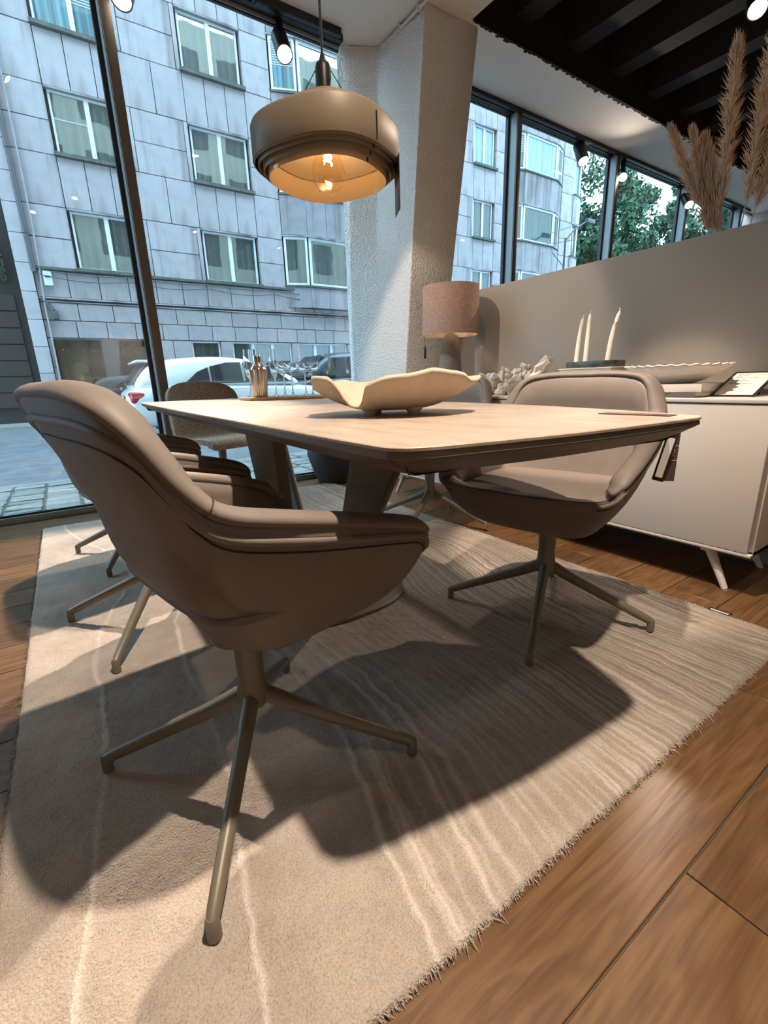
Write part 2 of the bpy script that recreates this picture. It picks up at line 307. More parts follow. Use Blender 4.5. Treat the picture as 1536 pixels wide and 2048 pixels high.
# ------------------------------------------------------------------ mesh helpers
class MB:
    def __init__(s): s.v = []; s.f = []; s.m = []
    def add(s, verts, faces, mi=0):
        o = len(s.v); s.v += [tuple(p) for p in verts]; s.f += [tuple(i + o for i in f) for f in faces]; s.m += [mi] * len(faces); return s
    def box(s, lo, hi, mi=0, T=None):
        x0, y0, z0 = lo; x1, y1, z1 = hi
        v = [(x0, y0, z0), (x1, y0, z0), (x1, y1, z0), (x0, y1, z0), (x0, y0, z1), (x1, y0, z1), (x1, y1, z1), (x0, y1, z1)]
        if T: v = [tuple(T @ Vector(p)) for p in v]
        return s.add(v, [(0, 3, 2, 1), (4, 5, 6, 7), (0, 1, 5, 4), (1, 2, 6, 5), (2, 3, 7, 6), (3, 0, 4, 7)], mi)
    def loft(s, rings, closed=True, caps=(True, True), mi=0):
        n = len(rings[0]); v = [p for r in rings for p in r]; f = []
        for i in range(len(rings) - 1):
            for j in range(n if closed else n - 1):
                a = i * n + j; b = i * n + (j + 1) % n
                f.append((a, b, b + n, a + n))
        if caps[0]: f.append(tuple(range(n - 1, -1, -1)))
        if caps[1]: f.append(tuple(range((len(rings) - 1) * n, len(rings) * n)))
        return s.add(v, f, mi)
    def lathe(s, prof, n=24, c=(0, 0, 0), caps=(True, True), mi=0, T=None):
        rings = [[(c[0] + r * math.cos(2 * PI * k / n), c[1] + r * math.sin(2 * PI * k / n), c[2] + z) for k in range(n)] for r, z in prof]
        if T: rings = [[tuple(T @ Vector(p)) for p in r] for r in rings]
        return s.loft(rings, True, caps, mi)
    def tube(s, path, rad, n=8, caps=(True, True), flat=1.0, mi=0, up=(0, 0, 1)):
        P = [Vector(p) for p in path]; rings = []
        rs = rad if hasattr(rad, '__len__') else [rad] * len(P)
        for i, p in enumerate(P):
            t = (P[min(i + 1, len(P) - 1)] - P[max(i - 1, 0)]).normalized()
            u = Vector(up)
            if abs(t.dot(u)) > .97: u = Vector((1, 0, 0))
            a = t.cross(u).normalized(); b = a.cross(t).normalized()
            rings.append([tuple(p + a * (rs[i] * math.cos(2 * PI * k / n)) + b * (rs[i] * flat * math.sin(2 * PI * k / n))) for k in range(n)])
        return s.loft(rings, True, caps, mi)
    def prism(s, poly, z0, z1, mi=0):
        return s.loft([[(x, y, z0) for x, y in poly], [(x, y, z1) for x, y in poly]], True, (True, True), mi)
    def build(s, name, mats, parent=None, smooth=None, bevel=0, loc=None, subsurf=0, seg=2):
        me = bpy.data.meshes.new(name); me.from_pydata(s.v, [], s.f)
        mats = mats if isinstance(mats, (list, tuple)) else [mats]
        for m in mats: me.materials.append(MAT[m] if isinstance(m, str) else m)
        if len(mats) > 1: me.polygons.foreach_set('material_index', s.m)
        bm = bmesh.new(); bm.from_mesh(me); bmesh.ops.recalc_face_normals(bm, faces=bm.faces)
        if bevel:
            es = [e for e in bm.edges if len(e.link_faces) == 2 and e.calc_face_angle(0) > R(35)]
            bmesh.ops.bevel(bm, geom=es, offset=bevel, segments=seg, profile=.5, affect='EDGES', clamp_overlap=True)
        bm.to_mesh(me); bm.free()
        if smooth is None and bevel: smooth = 40
        if smooth is not None:
            me.shade_smooth()
            if smooth < 180: me.set_sharp_from_angle(angle=R(smooth))
        o = bpy.data.objects.new(name, me); COL.objects.link(o)
        if parent: o.parent = parent
        if loc: o.location = loc
        if subsurf:
            md = o.modifiers.new('smooth', 'SUBSURF'); md.levels = subsurf; md.render_levels = subsurf
        return o

def thing(name, label, cat, loc=(0, 0, 0), rz=0, group=None):
    o = bpy.data.objects.new(name, None); COL.objects.link(o); o.location = loc; o.rotation_euler = (0, 0, rz)
    o.empty_display_size = .05
    tag(o, label, cat, group); return o
def tag(o, label, cat, group=None):
    o['label'] = label; o['category'] = cat
    if group: o['group'] = group
    return o
def struct(o): o['kind'] = 'structure'; return o
def stuff(o): o['kind'] = 'stuff'; return o
def dup(root, loc=None, rz=None, label=None, group=None):
    r = root.copy(); COL.objects.link(r)
    if loc is not None: r.location = loc
    if rz is not None: r.rotation_euler = (0, 0, rz)
    if label: r['label'] = label
    if group: r['group'] = group
    for ch in list(root.children):
        c = ch.copy(); COL.objects.link(c); c.parent = r
        for g in list(ch.children):
            d = g.copy(); COL.objects.link(d); d.parent = c
    return r
def box(name, lo, hi, mat, parent=None, bevel=0):
    return MB().box(lo, hi).build(name, mat, parent, bevel=bevel)
def catmull(pts, n, closed=True):
    P = np.array(pts, float); m = len(P); out = []
    segs = m if closed else m - 1
    for q in range(n):
        t = q / n * segs if closed else q / (n - 1) * segs * .999999
        i = int(t); u = t - i
        if closed: a, b, c, d = P[(i - 1) % m], P[i % m], P[(i + 1) % m], P[(i + 2) % m]
        else: a, b, c, d = P[max(i - 1, 0)], P[i], P[min(i + 1, m - 1)], P[min(i + 2, m - 1)]
        out.append(.5 * (2 * b + (c - a) * u + (2 * a - 5 * b + 4 * c - d) * u * u + (3 * b - a - 3 * c + d) * u ** 3))
    return np.array(out)
def text_obj(name, s, size, mat, parent, M4, extrude=.0004):
    cu = bpy.data.curves.new(name, 'FONT'); cu.body = s; cu.size = size; cu.align_x = 'CENTER'; cu.align_y = 'CENTER'; cu.extrude = extrude
    t = bpy.data.objects.new(name + '_tmp', cu); COL.objects.link(t)
    dg = bpy.context.evaluated_depsgraph_get(); me = bpy.data.meshes.new_from_object(t.evaluated_get(dg))
    bpy.data.objects.remove(t); me.materials.clear(); me.materials.append(MAT[mat])
    o = bpy.data.objects.new(name, me); COL.objects.link(o); o.parent = parent; o.matrix_local = M4; return o

WY = 3.72          # plane of the shop window
# ================================================================== SETTING
def build_floor():
    fl = struct(MB().box((-3, -3, -.06), (10, 3.72, -.006)).build('floor', 'cobble_gap')); 
    fl.data.materials.clear(); fl.data.materials.append(MAT['dark_wall'])
    rnd = random.Random(11); wd = .182
    for k in range(-18, 20):
        y0 = .206 + wd * k; y1 = min(y0 + wd, 3.70)
        if y1 <= y0 + .01: continue
        x = -3 - rnd.random()
        cuts = []
        while x < 10: cuts.append(x); x += rnd.choice([1.2, 1.5, 1.8, 2.1]) if -2 < k < 20 else 6.5
        if k == -1: cuts = [-3, -.9, .735, 2.3, 4.4, 6, 8]
        cuts.append(10.)
        for a, b in zip(cuts[:-1], cuts[1:]):
            a = max(a, -3.); 
            if b - a < .05: continue
            g = .0013; o = MB().box((-(b - a) / 2 + .0009, -(y1 - y0) / 2 + g, -.012), ((b - a) / 2 - .0009, (y1 - y0) / 2 - g, 0)).build('plank', 'oak', fl, bevel=.0016, seg=1)
            o.location = ((a + b) / 2, (y0 + y1) / 2, 0)
build_floor()

struct(box('wall_back', (-3.1, -3.1, 0), (10, -3, 3.9), 'room_wall'))
struct(box('wall_left', (-3.1, -3, 0), (-3, 3.9, 3.9), 'room_wall'))
struct(box('wall_right', (10, -3.1, 0), (10.1, 3.9, 3.9), 'room_wall'))
# white ceiling over the table and along the windows, black joist ceiling at the right
ce = struct(MB().box((-3, -3, 3.30), (2.92, 3.745, 3.42)).box((2.92, 3.02, 3.30), (10, 3.745, 3.42)).build('ceiling', 'ceiling'))
cb = MB().box((2.92, -3, 3.78), (10, 3.02, 3.9)).box((2.92, 3.012, 3.301), (10, 3.02, 3.78)).box((2.912, -3, 3.301), (2.925, 3.02, 3.78)).build('black_ceiling', 'black_ceiling', ce)
for k in range(11):
    x = 3.45 + .64 * k
    MB().box((x - .09, -3, 3.46), (x + .09, 3.01, 3.78)).build('joist', 'black_beam', ce)
# rough painted edge between black and white
eb = MB(); 
for k in range(330):
    x = 2.93 + k * .0214; h = abs(random.gauss(0, .012)) + .004
    eb.box((x, 3.005, 3.296 - 0.002), (x + .03, 3.012 + h * 1.4, 3.3015))
stuff(eb.build('paint_edge', 'black_ceiling', ce))
wf = struct(box('wall_front', (-14, 3.62, 3.42), (26, 3.75, 18.6), 'opposite'))
for i in range(17):
    for z in (4.6, 7.5, 10.4, 13.2, 16.0): MB().box((-13 + i * 2.3, 3.74, z), (-11.7 + i * 2.3, 3.765, z + 1.6)).build('upper_window', 'shop_dark', wf)

# pillar of roughcast plaster, leaning as it rises
def pillar():
    def ring(t):
        def mix(a, b): return tuple(a[i] + (b[i] - a[i]) * t for i in range(2))
        bot = [(2.20, 3.75), (2.235, 3.44), (2.285, 3.13), (2.62, 3.12), (2.66, 3.75)]
        top = [(2.20, 3.75), (2.49, 3.60), (2.525, 3.07), (3.02, 3.05), (3.05, 3.75)]
        z = 3.30 * t
        return [(*mix(b, a), z) for b, a in zip(bot, top)]
    m = MB().loft([ring(k / 12) for k in range(13)])
    o = struct(m.build('pillar', 'plaster', bevel=.012, seg=2)); return o
pillar()
# white low wall beside the pillar, behind the lamp
struct(box('wall_parapet', (2.62, 3.16, 0), (4.3, 3.26, 1.30), 'white_paint'))
# half height partition behind the sideboard
struct(box('wall_partition', (2.41, -1.6, 0), (2.51, 2.405, 1.385), 'beige_wall', bevel=.003))

# shop window: mullions, head, bottom rail and panes
MUL = [-2.945, -1.185, .575, 4.12, 5.86, 7.62, 9.38]
for i, x in enumerate(MUL):
    t = MB().box((x, 3.60, 0), (x + .058, 3.735, 3.3)).build('trim_%d' % (i + 2), 'bronze', bevel=.003); struct(t)
    MB().box((x - .004, 3.612, .004), (x - .0005, 3.70, 3.296)).build('side_cover', 'grey_frame', t)
    MB().box((x - .03, 3.70, 0), (x, 3.735, 3.3)).build('gasket', 'black', t)
    MB().box((x + .058, 3.70, 0), (x + .07, 3.735, 3.3)).build('gasket', 'black', t)
xs = [(-2.88, -1.215), (-1.115, .545), (.645, 2.20), (3.05, 4.09), (4.19, 5.83), (5.93, 7.59), (7.69, 9.35)]
for i, (a, b) in enumerate(xs):
    zt = 3.275 if a > 2.5 else 3.235
    f = MB().box((a, 3.69, 0), (b, 3.74, .045)).box((a, 3.69, zt), (b, 3.74, 3.30)).build('window_%d' % (i + 1), 'grey_frame', bevel=.003); struct(f)
    MB().box((a, 3.702, .045), (b, 3.722, .058)).box((a, 3.702, zt - .008), (b, 3.722, zt)).build('gasket', 'black', f)
    MB().box((a - .02, 3.711, .05), (b + .02, 3.717, zt - .003)).build('pane', 'window_glass', f)
struct(box('trim_20', (-3, 3.63, 3.255), (2.2, 3.69, 3.30), 'black'))
struct(box('trim_21', (3.03, 3.655, 3.28), (10, 3.69, 3.30), 'black'))

# ================================================================== SPOTLIGHTS
def spot_fixture(pos, aim, label, cat='spotlight', energy=40, cone=60, blend=.6, rad=.03, hot=False, group=None, length=.15, r=.036, col=WARM):
    """cylinder spotlight hung from a track: adapter box, housing, glowing lens, its own light"""
    pos = Vector(pos); d = (Vector(aim) - pos).normalized()
    t = thing('track_spotlight', label, cat, pos, 0, group)
    q = Vector((0, 0, -1)).rotation_difference(d).to_matrix().to_4x4()
    T = q
    MB().lathe([(r * .96, length * .62), (r, length * .6), (r, -length * .4), (r * .93, -length * .4), (r * .9, -length * .34)], 28, caps=(True, True), T=T).build('housing', 'black', t, smooth=40)
    MB().lathe([(r * .86, -length * .385), (r * .8, -length * .375), (0.001, -length * .37)], 24, T=T, caps=(False, True)).build('lens', 'led_hot' if hot else 'led', t, smooth=60)
    up = -d * (length * .5)
    MB().box((up.x - .022, up.y - .022, min(up.z, 0) + .0), (up.x + .022, up.y + .022, 3.275 - pos.z)).build('adapter', 'black', t, bevel=.004)
    ld = bpy.data.lights.new('spot_light', 'SPOT'); ld.energy = energy; ld.color = col; ld.spot_size = R(cone); ld.spot_blend = blend; ld.shadow_soft_size = rad
    lo = bpy.data.objects.new('spot_light', ld); COL.objects.link(lo); lo.parent = t
    lo.location = d * (length * .42); lo.rotation_euler = Vector((0, 0, -1)).rotation_difference(d).to_euler()
    return t
for i, (p, a, e, c, b, rd) in enumerate(SPOTS):
    spot_fixture(p, a, ['black spotlight on the white ceiling above the near end of the table', 'black spotlight on the white ceiling above the camera', 'black spotlight on the white ceiling over the front right of the rug',
                        'black spotlight on the white ceiling aimed at the table lamp', 'black spotlight on the white ceiling aimed at the sideboard', 'black spotlight on the white ceiling above the middle of the table', 'added unseen black spotlight at the back left of the room for ambient light', 'added unseen black spotlight behind the camera for ambient light'][i],
                 energy=e, cone=c, blend=b, rad=rd)
spot_fixture((1.69, 3.60, 3.055), (1.25, 2.0, 1.2), 'black cylinder spotlight on the window track beside the pendant cable', energy=25, cone=70, length=.26, r=.056)
spot_fixture((.715, 3.60, 3.03), (-.50, 1.85, 0), 'round glowing spotlight at the top edge right of the left mullion', energy=800, cone=50, blend=.3, length=.2, r=.06)
spot_fixture((5.16, 3.60, 3.13), (4.6, 2.4, 1.0), 'black spotlight hanging in front of the tree, left of the flaring one', energy=20, cone=80, length=.24, r=.06)
spot_fixture((5.99, 3.60, 3.08), (3.0, 1.6, 1.4), 'flaring warm spotlight in front of the third right mullion', energy=60, cone=120, hot=True, length=.16, r=.05)
spot_fixture((7.62, 3.60, 3.09), (6.4, 2.0, 1.0), 'black spotlight just left of the pampas grass', energy=20, cone=80, length=.24, r=.06)
spot_fixture((8.25, 3.60, 2.99), (6.5, 2.0, 1.0), 'small lit spotlight partly behind the pampas stems', energy=10, cone=80, length=.2, r=.055)
spot_fixture((4.32, 1.76, 3.17), (2.7, .8, 1.2), 'bright round spotlight under the black joists at top right', energy=260, cone=100, r=.06)
spot_fixture((6.2, .9, 3.17), (5.4, .8, 0), 'added unseen spotlight behind the partition, bouncing light up to the soffit', energy=380, cone=110)  # added out of view so the floor bounces light onto the soffit
spot_fixture((3.6, -1.0, 3.17), (4.2, -.6, 0), 'added unseen spotlight right of the partition end, bouncing light up to the soffit', energy=260, cone=100)  # second added lamp out of view, also for soffit bounce
tr = thing('lighting_track', 'black ceiling track along the window beside the pendant cable', 'track', (1.5, 3.6, 3.25))
MB().box((0, -.02, 0), (.66, .02, .05)).build('rail', 'black', tr, bevel=.003); MB().box((.02, -.026, -.012), (.2, .026, .004)).build('feed_box', 'black', tr, bevel=.002)
tr2 = thing('lighting_track', 'long black ceiling track above the right hand windows', 'track', (3.1, 3.60, 3.268))
MB().box((0, -.02, 0), (6.6, .02, .032)).build('rail', 'black', tr2, bevel=.003)
MB().box((2.0, -.024, -.008), (2.2, .024, .004)).build('feed_box', 'black', tr2, bevel=.002)

# white conduit along the top of the pillar
cd = thing('conduit', 'white cable conduit clipped along the top of the pillar', 'pipe', (2.50, 3.30, 3.27))
MB().tube([(.0, .37, -.07), (0, .36, -.01), (0, .33, .0), (0, -.4, .0)], .011, 10).build('pipe', 'white_paint', cd, smooth=60)
for y in (.30, .02, -.2): MB().box((-.017, y - .008, -.017), (.017, y + .008, .028)).build('clip', 'white_paint', cd, bevel=.003)
MB().tube(catmull([(0, .37, -.07), (-.02, .40, -.13), (-.06, .40, -.1), (-.12, .385, -.03), (-.2, .385, -.0), (-.29, .385, .015)], 30, False), .004, 6).build('cable', 'white_paint', cd, smooth=60)
# ================================================================== RUG
def build_rug():
    x0, x1, y0, y1 = -.24, 1.765, .345, 3.405
    nx, ny = 400, 612
    X, Y = np.meshgrid(np.linspace(x0, x1, nx), np.linspace(y0, y1, ny), indexing='ij')
    def vnoise(px, py, seed):
        g = np.random.default_rng(seed).random((64, 64)); xi = np.floor(px).astype(int); yi = np.floor(py).astype(int)
        fx = px - xi; fy = py - yi; fx = fx * fx * (3 - 2 * fx); fy = fy * fy * (3 - 2 * fy)
        a = g[xi % 64, yi % 64]; b = g[(xi + 1) % 64, yi % 64]; c = g[xi % 64, (yi + 1) % 64]; d = g[(xi + 1) % 64, (yi + 1) % 64]
        return (a * (1 - fx) + b * fx) * (1 - fy) + (c * (1 - fx) + d * fx) * fy
    # flow lines run along the rug and drift sideways in slow waves
    W = X + .10 * np.sin(1.9 * Y + .4 + 1.1 * X) + .05 * np.sin(4.1 * Y + 2.0 * X + 1.0) + .05 * (vnoise(X * 3 + 9, Y * 2.2, 1) - .5) + .014 * (vnoise(X * 14, Y * 11, 2) - .5) + .007 * (vnoise(X * 45, Y * 38, 12) - .5)
    line = np.zeros_like(X); rg = np.random.default_rng(5)
    pos = -.36; lines = []
    for q in (-.03, .19, .43, .47, .535): lines.append((q, .0055, 1.0))
    pos = .60
    pos = .42
    while pos < 2.1:
        k = min(1, (pos - .4) / .6); pos += rg.uniform(.008, .050) * (1.0 - .45 * k); lines.append((pos, rg.uniform(.003, .0055), rg.uniform(.35, 1.0)))
    br = vnoise(X * 5 + 3, Y * 6 + 1, 8)
    for c, wd, s in lines:
        line = np.maximum(line, s * np.exp(-((W - c) / wd) ** 2) * (.30 + .95 * br))
    line = np.clip(line, 0, 1)
    pile = vnoise(X * 60, Y * 60, 3) * .55 + vnoise(X * 130, Y * 130, 4) * .45
    fx = np.minimum(np.minimum(X - x0, x1 - X), np.minimum(Y - y0, y1 - Y)); edge = np.clip(fx / .012, 0, 1) ** .5
    Z = .003 + edge * (.0085 + .0042 * line + .0045 * (pile - .5) + .002 * (vnoise(X * 9, Y * 9, 6) - .5) + .0012 * RNG.random(X.shape))
    wob = lambda a, s: .004 * (vnoise(a * 40, a * 0 + s, s) - .5) + .006 * (vnoise(a * 5, a * 0 + s, s + 1) - .5)
    X = X.copy(); Y = Y.copy()
    X[0, :] += wob(Y[0, :], 21); X[-1, :] += wob(Y[-1, :], 22); Y[:, 0] += wob(X[:, 0], 23); Y[:, -1] += wob(X[:, -1], 24)
    v = np.stack([X.ravel(), Y.ravel(), Z.ravel()], 1)
    I = np.arange(nx * ny).reshape(nx, ny)
    f = np.stack([I[:-1, :-1].ravel(), I[1:, :-1].ravel(), I[1:, 1:].ravel(), I[:-1, 1:].ravel()], 1)
    # skirt down to the floor
    b = np.concatenate([I[:, 0], I[-1, 1:], I[-2::-1, -1], I[0, -2:0:-1]])
    bv = v[b].copy(); bv[:, 2] = 0; o = len(v); nb = len(b)
    sk = np.stack([b, np.roll(b, -1), o + np.roll(np.arange(nb), -1), o + np.arange(nb)], 1)[:, ::-1]
    v = np.concatenate([v, bv]); f = np.concatenate([f, sk])
    me = bpy.data.meshes.new('area_rug'); me.vertices.add(len(v)); me.vertices.foreach_set('co', v.ravel())
    me.loops.add(len(f) * 4); me.polygons.add(len(f)); me.loops.foreach_set('vertex_index', f.ravel().astype(np.int32))
    me.polygons.foreach_set('loop_start', np.arange(len(f), dtype=np.int32) * 4)
    me.update(); at = me.attributes.new('ridge', 'FLOAT', 'POINT')
    at.data.foreach_set('value', np.concatenate([line.ravel(), np.zeros(nb)]).astype(np.float32))
    tone = np.clip((W - .72) / .5, 0, 1) * (1 - .75 * line) * (.55 + .6 * vnoise(W * 7 + 3, Y * 1.3, 15))  # darkens towards the right in place of light falloff
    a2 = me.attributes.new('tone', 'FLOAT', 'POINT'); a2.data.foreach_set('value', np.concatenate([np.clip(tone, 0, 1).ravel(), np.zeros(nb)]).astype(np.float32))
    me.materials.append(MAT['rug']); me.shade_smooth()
    r = bpy.data.objects.new('area_rug', me); COL.objects.link(r)
    tag(r, 'large pale beige rug with carved wavy lines on the oak floor', 'rug')
    fr = MB(); rnd = random.Random(3)
    def tuft(x, y, dx, dy):
        ln = rnd.uniform(.003, .010) * (2.6 if rnd.random() < .04 else 1); a = rnd.uniform(-.7, .7); ca, sa = math.cos(a), math.sin(a)
        ex, ey = dx * ca - dy * sa, dx * sa + dy * ca; z = rnd.uniform(.002, .009)
        fr.tube([(x - ex * .004, y - ey * .004, z), (x + ex * ln * .5, y + ey * ln * .5, z + .001), (x + ex * ln, y + ey * ln, max(.001, z - .006))], [.0011, .0009, .0002], 3, (False, False))
    for k in range(900): tuft(rnd.uniform(x0, x1), y0 + rnd.uniform(-.001, .004), 0, -1)
    for k in range(500): tuft(x0 + rnd.uniform(-.001, .004), rnd.uniform(y0, y1), -1, 0)
    for k in range(500): tuft(x1 - rnd.uniform(-.001, .004), rnd.uniform(y0, y1), 1, 0)
    stuff(fr.build('fringe', 'rug', r))
    lb = MB().box((1.765, .515, .001), (1.80, .585, .004)).build('label_tab', 'black_plastic', r, bevel=.001)
    ln = MB()
    for k in range(9): ln.box((1.778, .523 + k * .0062, .004), (1.787, .527 + k * .0062, .0044))
    ln.build('label_print', 'paper', lb)
build_rug()

# ================================================================== DINING CHAIRS
def rim_curve(n=120):
    half = [(-.262, 0, .812), (-.260, .11, .812), (-.250, .195, .802), (-.230, .236, .776), (-.205, .258, .728), (-.182, .270, .688), (-.145, .279, .657), (-.05, .287, .632),
            (.08, .289, .602), (.18, .284, .577), (.232, .277, .560), (.257, .267, .538), (.266, .250, .518), (.270, .205, .503), (.272, .11, .498)]
    pts = half + [(.273, 0, .496)] + [(x, -y, z) for x, y, z in half[:0:-1]]
    return catmull(pts, n)
def build_chair(label, name='dining_chair'):
    n = 120; rim = rim_curve(n)
    t = thing(name, label, 'chair')
    def bottom(p):
        a = math.atan2(p[1], p[0] + 1e-6); return np.array([.06 * math.cos(a), .06 * math.sin(a), .340])
    def ctrl(p):
        wv = min(1, max(0, -p[0] / .26)); wf = min(1, max(0, (p[0] + .16) / .43)); wf = wf * wf * (3 - 2 * wf); kx = .44 + .43 * wf
        return np.array([p[0] * kx, p[1] * (.80 - .1 * wv), .352 + .055 * wv * wv * (3 - 2 * wv) - .004 * wf])
    def outer(p, s):
        return (1 - s) ** 2 * bottom(p) + 2 * s * (1 - s) * ctrl(p) + s * s * p
    def inward(p):
        d = np.array([-(p[0] * .9 - .03), -p[1], 0]); return d / np.linalg.norm(d)
    TH = .048
    irim = np.array([p + inward(p) * TH + np.array([0, 0, -.002]) for p in rim])
    def seatp(p): return np.array([p[0] * (.58 if p[0] < 0 else .84), p[1] * .80, .492])
    rings = []
    for s in np.linspace(0, 1, 13): rings.append([outer(p, s) for p in rim])
    iw = np.array([p + inward(p) * (TH + (.009 if p[2] > .53 else 0)) + np.array([0, 0, -.005]) for p in rim])
    for k in range(1, 6):
        a = PI * k / 6; rings.append([p + inward(p) * TH * (.5 - .5 * math.cos(a)) + np.array([0, 0, TH * .5 * math.sin(a) * .30 - .002 * k / 6]) for p in rim])
    for s in np.linspace(0, 1, 9):
        def inner(p, q):
            e = seatp(p); c = np.array([p[0] * .70, p[1] * .80, .51 if p[2] > .53 else .500])
            return (1 - s) ** 2 * q + 2 * s * (1 - s) * c + s * s * e
        rings.append([inner(p, q) for p, q in zip(rim, iw)])
    rings.append([seatp(p) * np.array([.7, .7, 1]) + np.array([0, 0, -.02]) for p in rim])
    rings = [[tuple(p) for p in r] for r in rings]
    MB().loft(rings).build('shell', 'leather', t, smooth=180)
    # seat cushion, crowned
    sr = []
    for sc, z in ((1.03, .486), (1.02, .494), (.97, .4985), (.88, .502), (.7, .505), (.4, .507), (.05, .508)):
        sr.append([(seatp(p)[0] * sc, seatp(p)[1] * sc, z) for p in rim])
    MB().loft(sr).build('seat', 'leather', t, smooth=180)
    MB().tube([(seatp(p)[0] * .985, seatp(p)[1] * .985, .4975) for p in list(rim) + [rim[0]]], .0014, 5, (False, False)).build('seat_seam', 'stitch', t, smooth=60)
    # padded roll along the rim, welt and stitching under it: from arm front round the back to arm front
    idx = [i for i in range(-60, 61) if rim[i % n][2] > .522]
    roll = [rim[i % n] + inward(rim[i % n]) * .0235 + np.array([0, 0, .007]) for i in idx]
    MB().tube(roll, [.0265 if 3 < k < len(roll) - 4 else .023 for k in range(len(roll))], 16, flat=.52).build('rim_roll', 'leather', t, smooth=180)
    ix2 = [i for i in range(-60, 61) if rim[i % n][2] > .505]
    MB().tube([outer(rim[i % n], .963) for i in ix2], .0068, 8).build('welt', 'leather_welt', t, smooth=180)
    MB().tube([outer(rim[i % n], .928) * np.array([1.002, 1.002, 1]) for i in ix2], .0016, 5, (False, False)).build('welt_seam', 'stitch', t, smooth=60)
    MB().tube([rim[i % n] + inward(rim[i % n]) * .004 + np.array([0, 0, .003]) for i in range(n) if rim[i][2] <= .524], .0016, 5, (False, False)).build('front_seam', 'stitch', t, smooth=60)
    for sy in (1, -1):
        i0 = min(range(n), key=lambda i: abs(rim[i][0] + .165) + (0 if rim[i][1] * sy > 0 else 9)); c = rim[i0] + inward(rim[i0]) * .0235 + np.array([0, 0, .007])
        d = Vector(rim[(i0 + 1) % n] - rim[i0 - 1]).normalized(); a = d.cross(Vector((0, 0, 1))).normalized(); b = a.cross(d)
        MB().tube([tuple(Vector(c) + a * .0272 * math.cos(q) + b * .0145 * math.sin(q)) for q in np.linspace(0, 2 * PI, 19)], .0012, 4, (False, False)).build('roll_seam', 'stitch', t)
    return t
def build_base(parent, rz, rug=.0145):
    bs = MB().lathe([(.07, .352), (.07, .342), (.031, .336), (.0285, .30), (.027, .25), (.029, .225), (.034, .20), (.034, .185), (.026, .172), (.008, .166)], 24).build('pedestal', 'olive', parent, smooth=50)
    for k in range(4):
        a = rz + k * PI / 2; ca, sa = math.cos(a), math.sin(a)
        pr = [(.0, .198), (.03, .192), (.055, .178), (.09, .160), (.15, .133), (.22, .101), (.29, .069), (.318, .056), (.334, .047)]
        rr = [.016, .0175, .017, .0155, .0145, .0135, .0125, .012, .0105]
        l = MB().tube([(r * ca, r * sa, z) for r, z in pr], rr, 10, flat=1.12).build('leg', 'olive', parent, smooth=60)
        MB().lathe([(.0075, rug), (.0115, rug + .002), (.0115, .03), (.0112, .05), (.008, .0565)], 12, (.334 * ca, .334 * sa, 0)).build('foot', 'olive', l, smooth=50)
    return bs
proto = build_chair('taupe leather swivel dining chair nearest the camera, seen from behind')
proto.location = (.224, .849, 0); proto.rotation_euler = (0, 0, R(11)); build_base(proto, R(58 - 11))
def place_chair(loc, rz, base, label):
    r = proto.copy(); COL.objects.link(r); r.location = loc; r.rotation_euler = (0, 0, rz); r['label'] = label; r['group'] = 'taupe leather dining chairs round the table'
    for ch in list(proto.children):
        if ch.name.split('.')[0] in ('pedestal', 'leg'): continue
        c = ch.copy(); COL.objects.link(c); c.parent = r
    build_base(r, base - rz); return r
proto['group'] = 'taupe leather dining chairs round the table'
ch2 = place_chair((1.271, .907, 0), R(196), R(31), 'taupe leather dining chair right of the table, facing the camera, tags on its arm')
place_chair((.170, 1.715, 0), R(12), R(58), 'taupe leather dining chair second along the left side, just behind the nearest chair')
place_chair((.215, 2.56, 0), R(8), R(58), 'taupe leather dining chair third along the left side, closest to the street window')
ch3 = place_chair((1.66, 1.99, 0), R(190), R(28), 'taupe leather dining chair behind the bowl, in front of the table lamp')

# price tags on the right hand chair
tg = thing('price_tag', 'black framed white price tag hanging from the right hand dining chair', 'tag', (1.49, .655, .645))
MB().box((-.016, -.001, -.15), (.016, .001, 0)).build('frame', 'black', tg, bevel=.0005)
MB().box((-.010, -.0016, -.138), (.010, .0016, -.014)).build('paper', 'paper', tg)
MB().tube([(0, 0, -.002), (.004, .012, .02), (0, .018, .034)], .0008, 5).build('loop', 'black', tg)
tg.rotation_euler = (R(0), R(10), R(-75))
tg2 = thing('hang_tag', 'brown hang tag with pale lettering on the right hand dining chair', 'tag', (1.512, .662, .655))
MB().box((-.018, -.0008, -.16), (.018, .0008, 0)).build('card', 'tag_brown', tg2)
ln = MB()
for z in (-.050, -.095): ln.box((-.018, -.0014, z - .001), (.018, .0014, z + .001))
for z in (-.064, -.072, -.080):
    for k in range(3): ln.box((-.008 + k * .006, -.0014, z - .002), (-.004 + k * .006, .0014, z + .002))
ln.build('print', 'tag_line', tg2); MB().tube([(0, 0, -.002), (-.008, .006, .012), (-.016, .010, .026)], .0008, 5).build('loop', 'black', tg2); tg2.rotation_euler = (0, 0, R(-40))

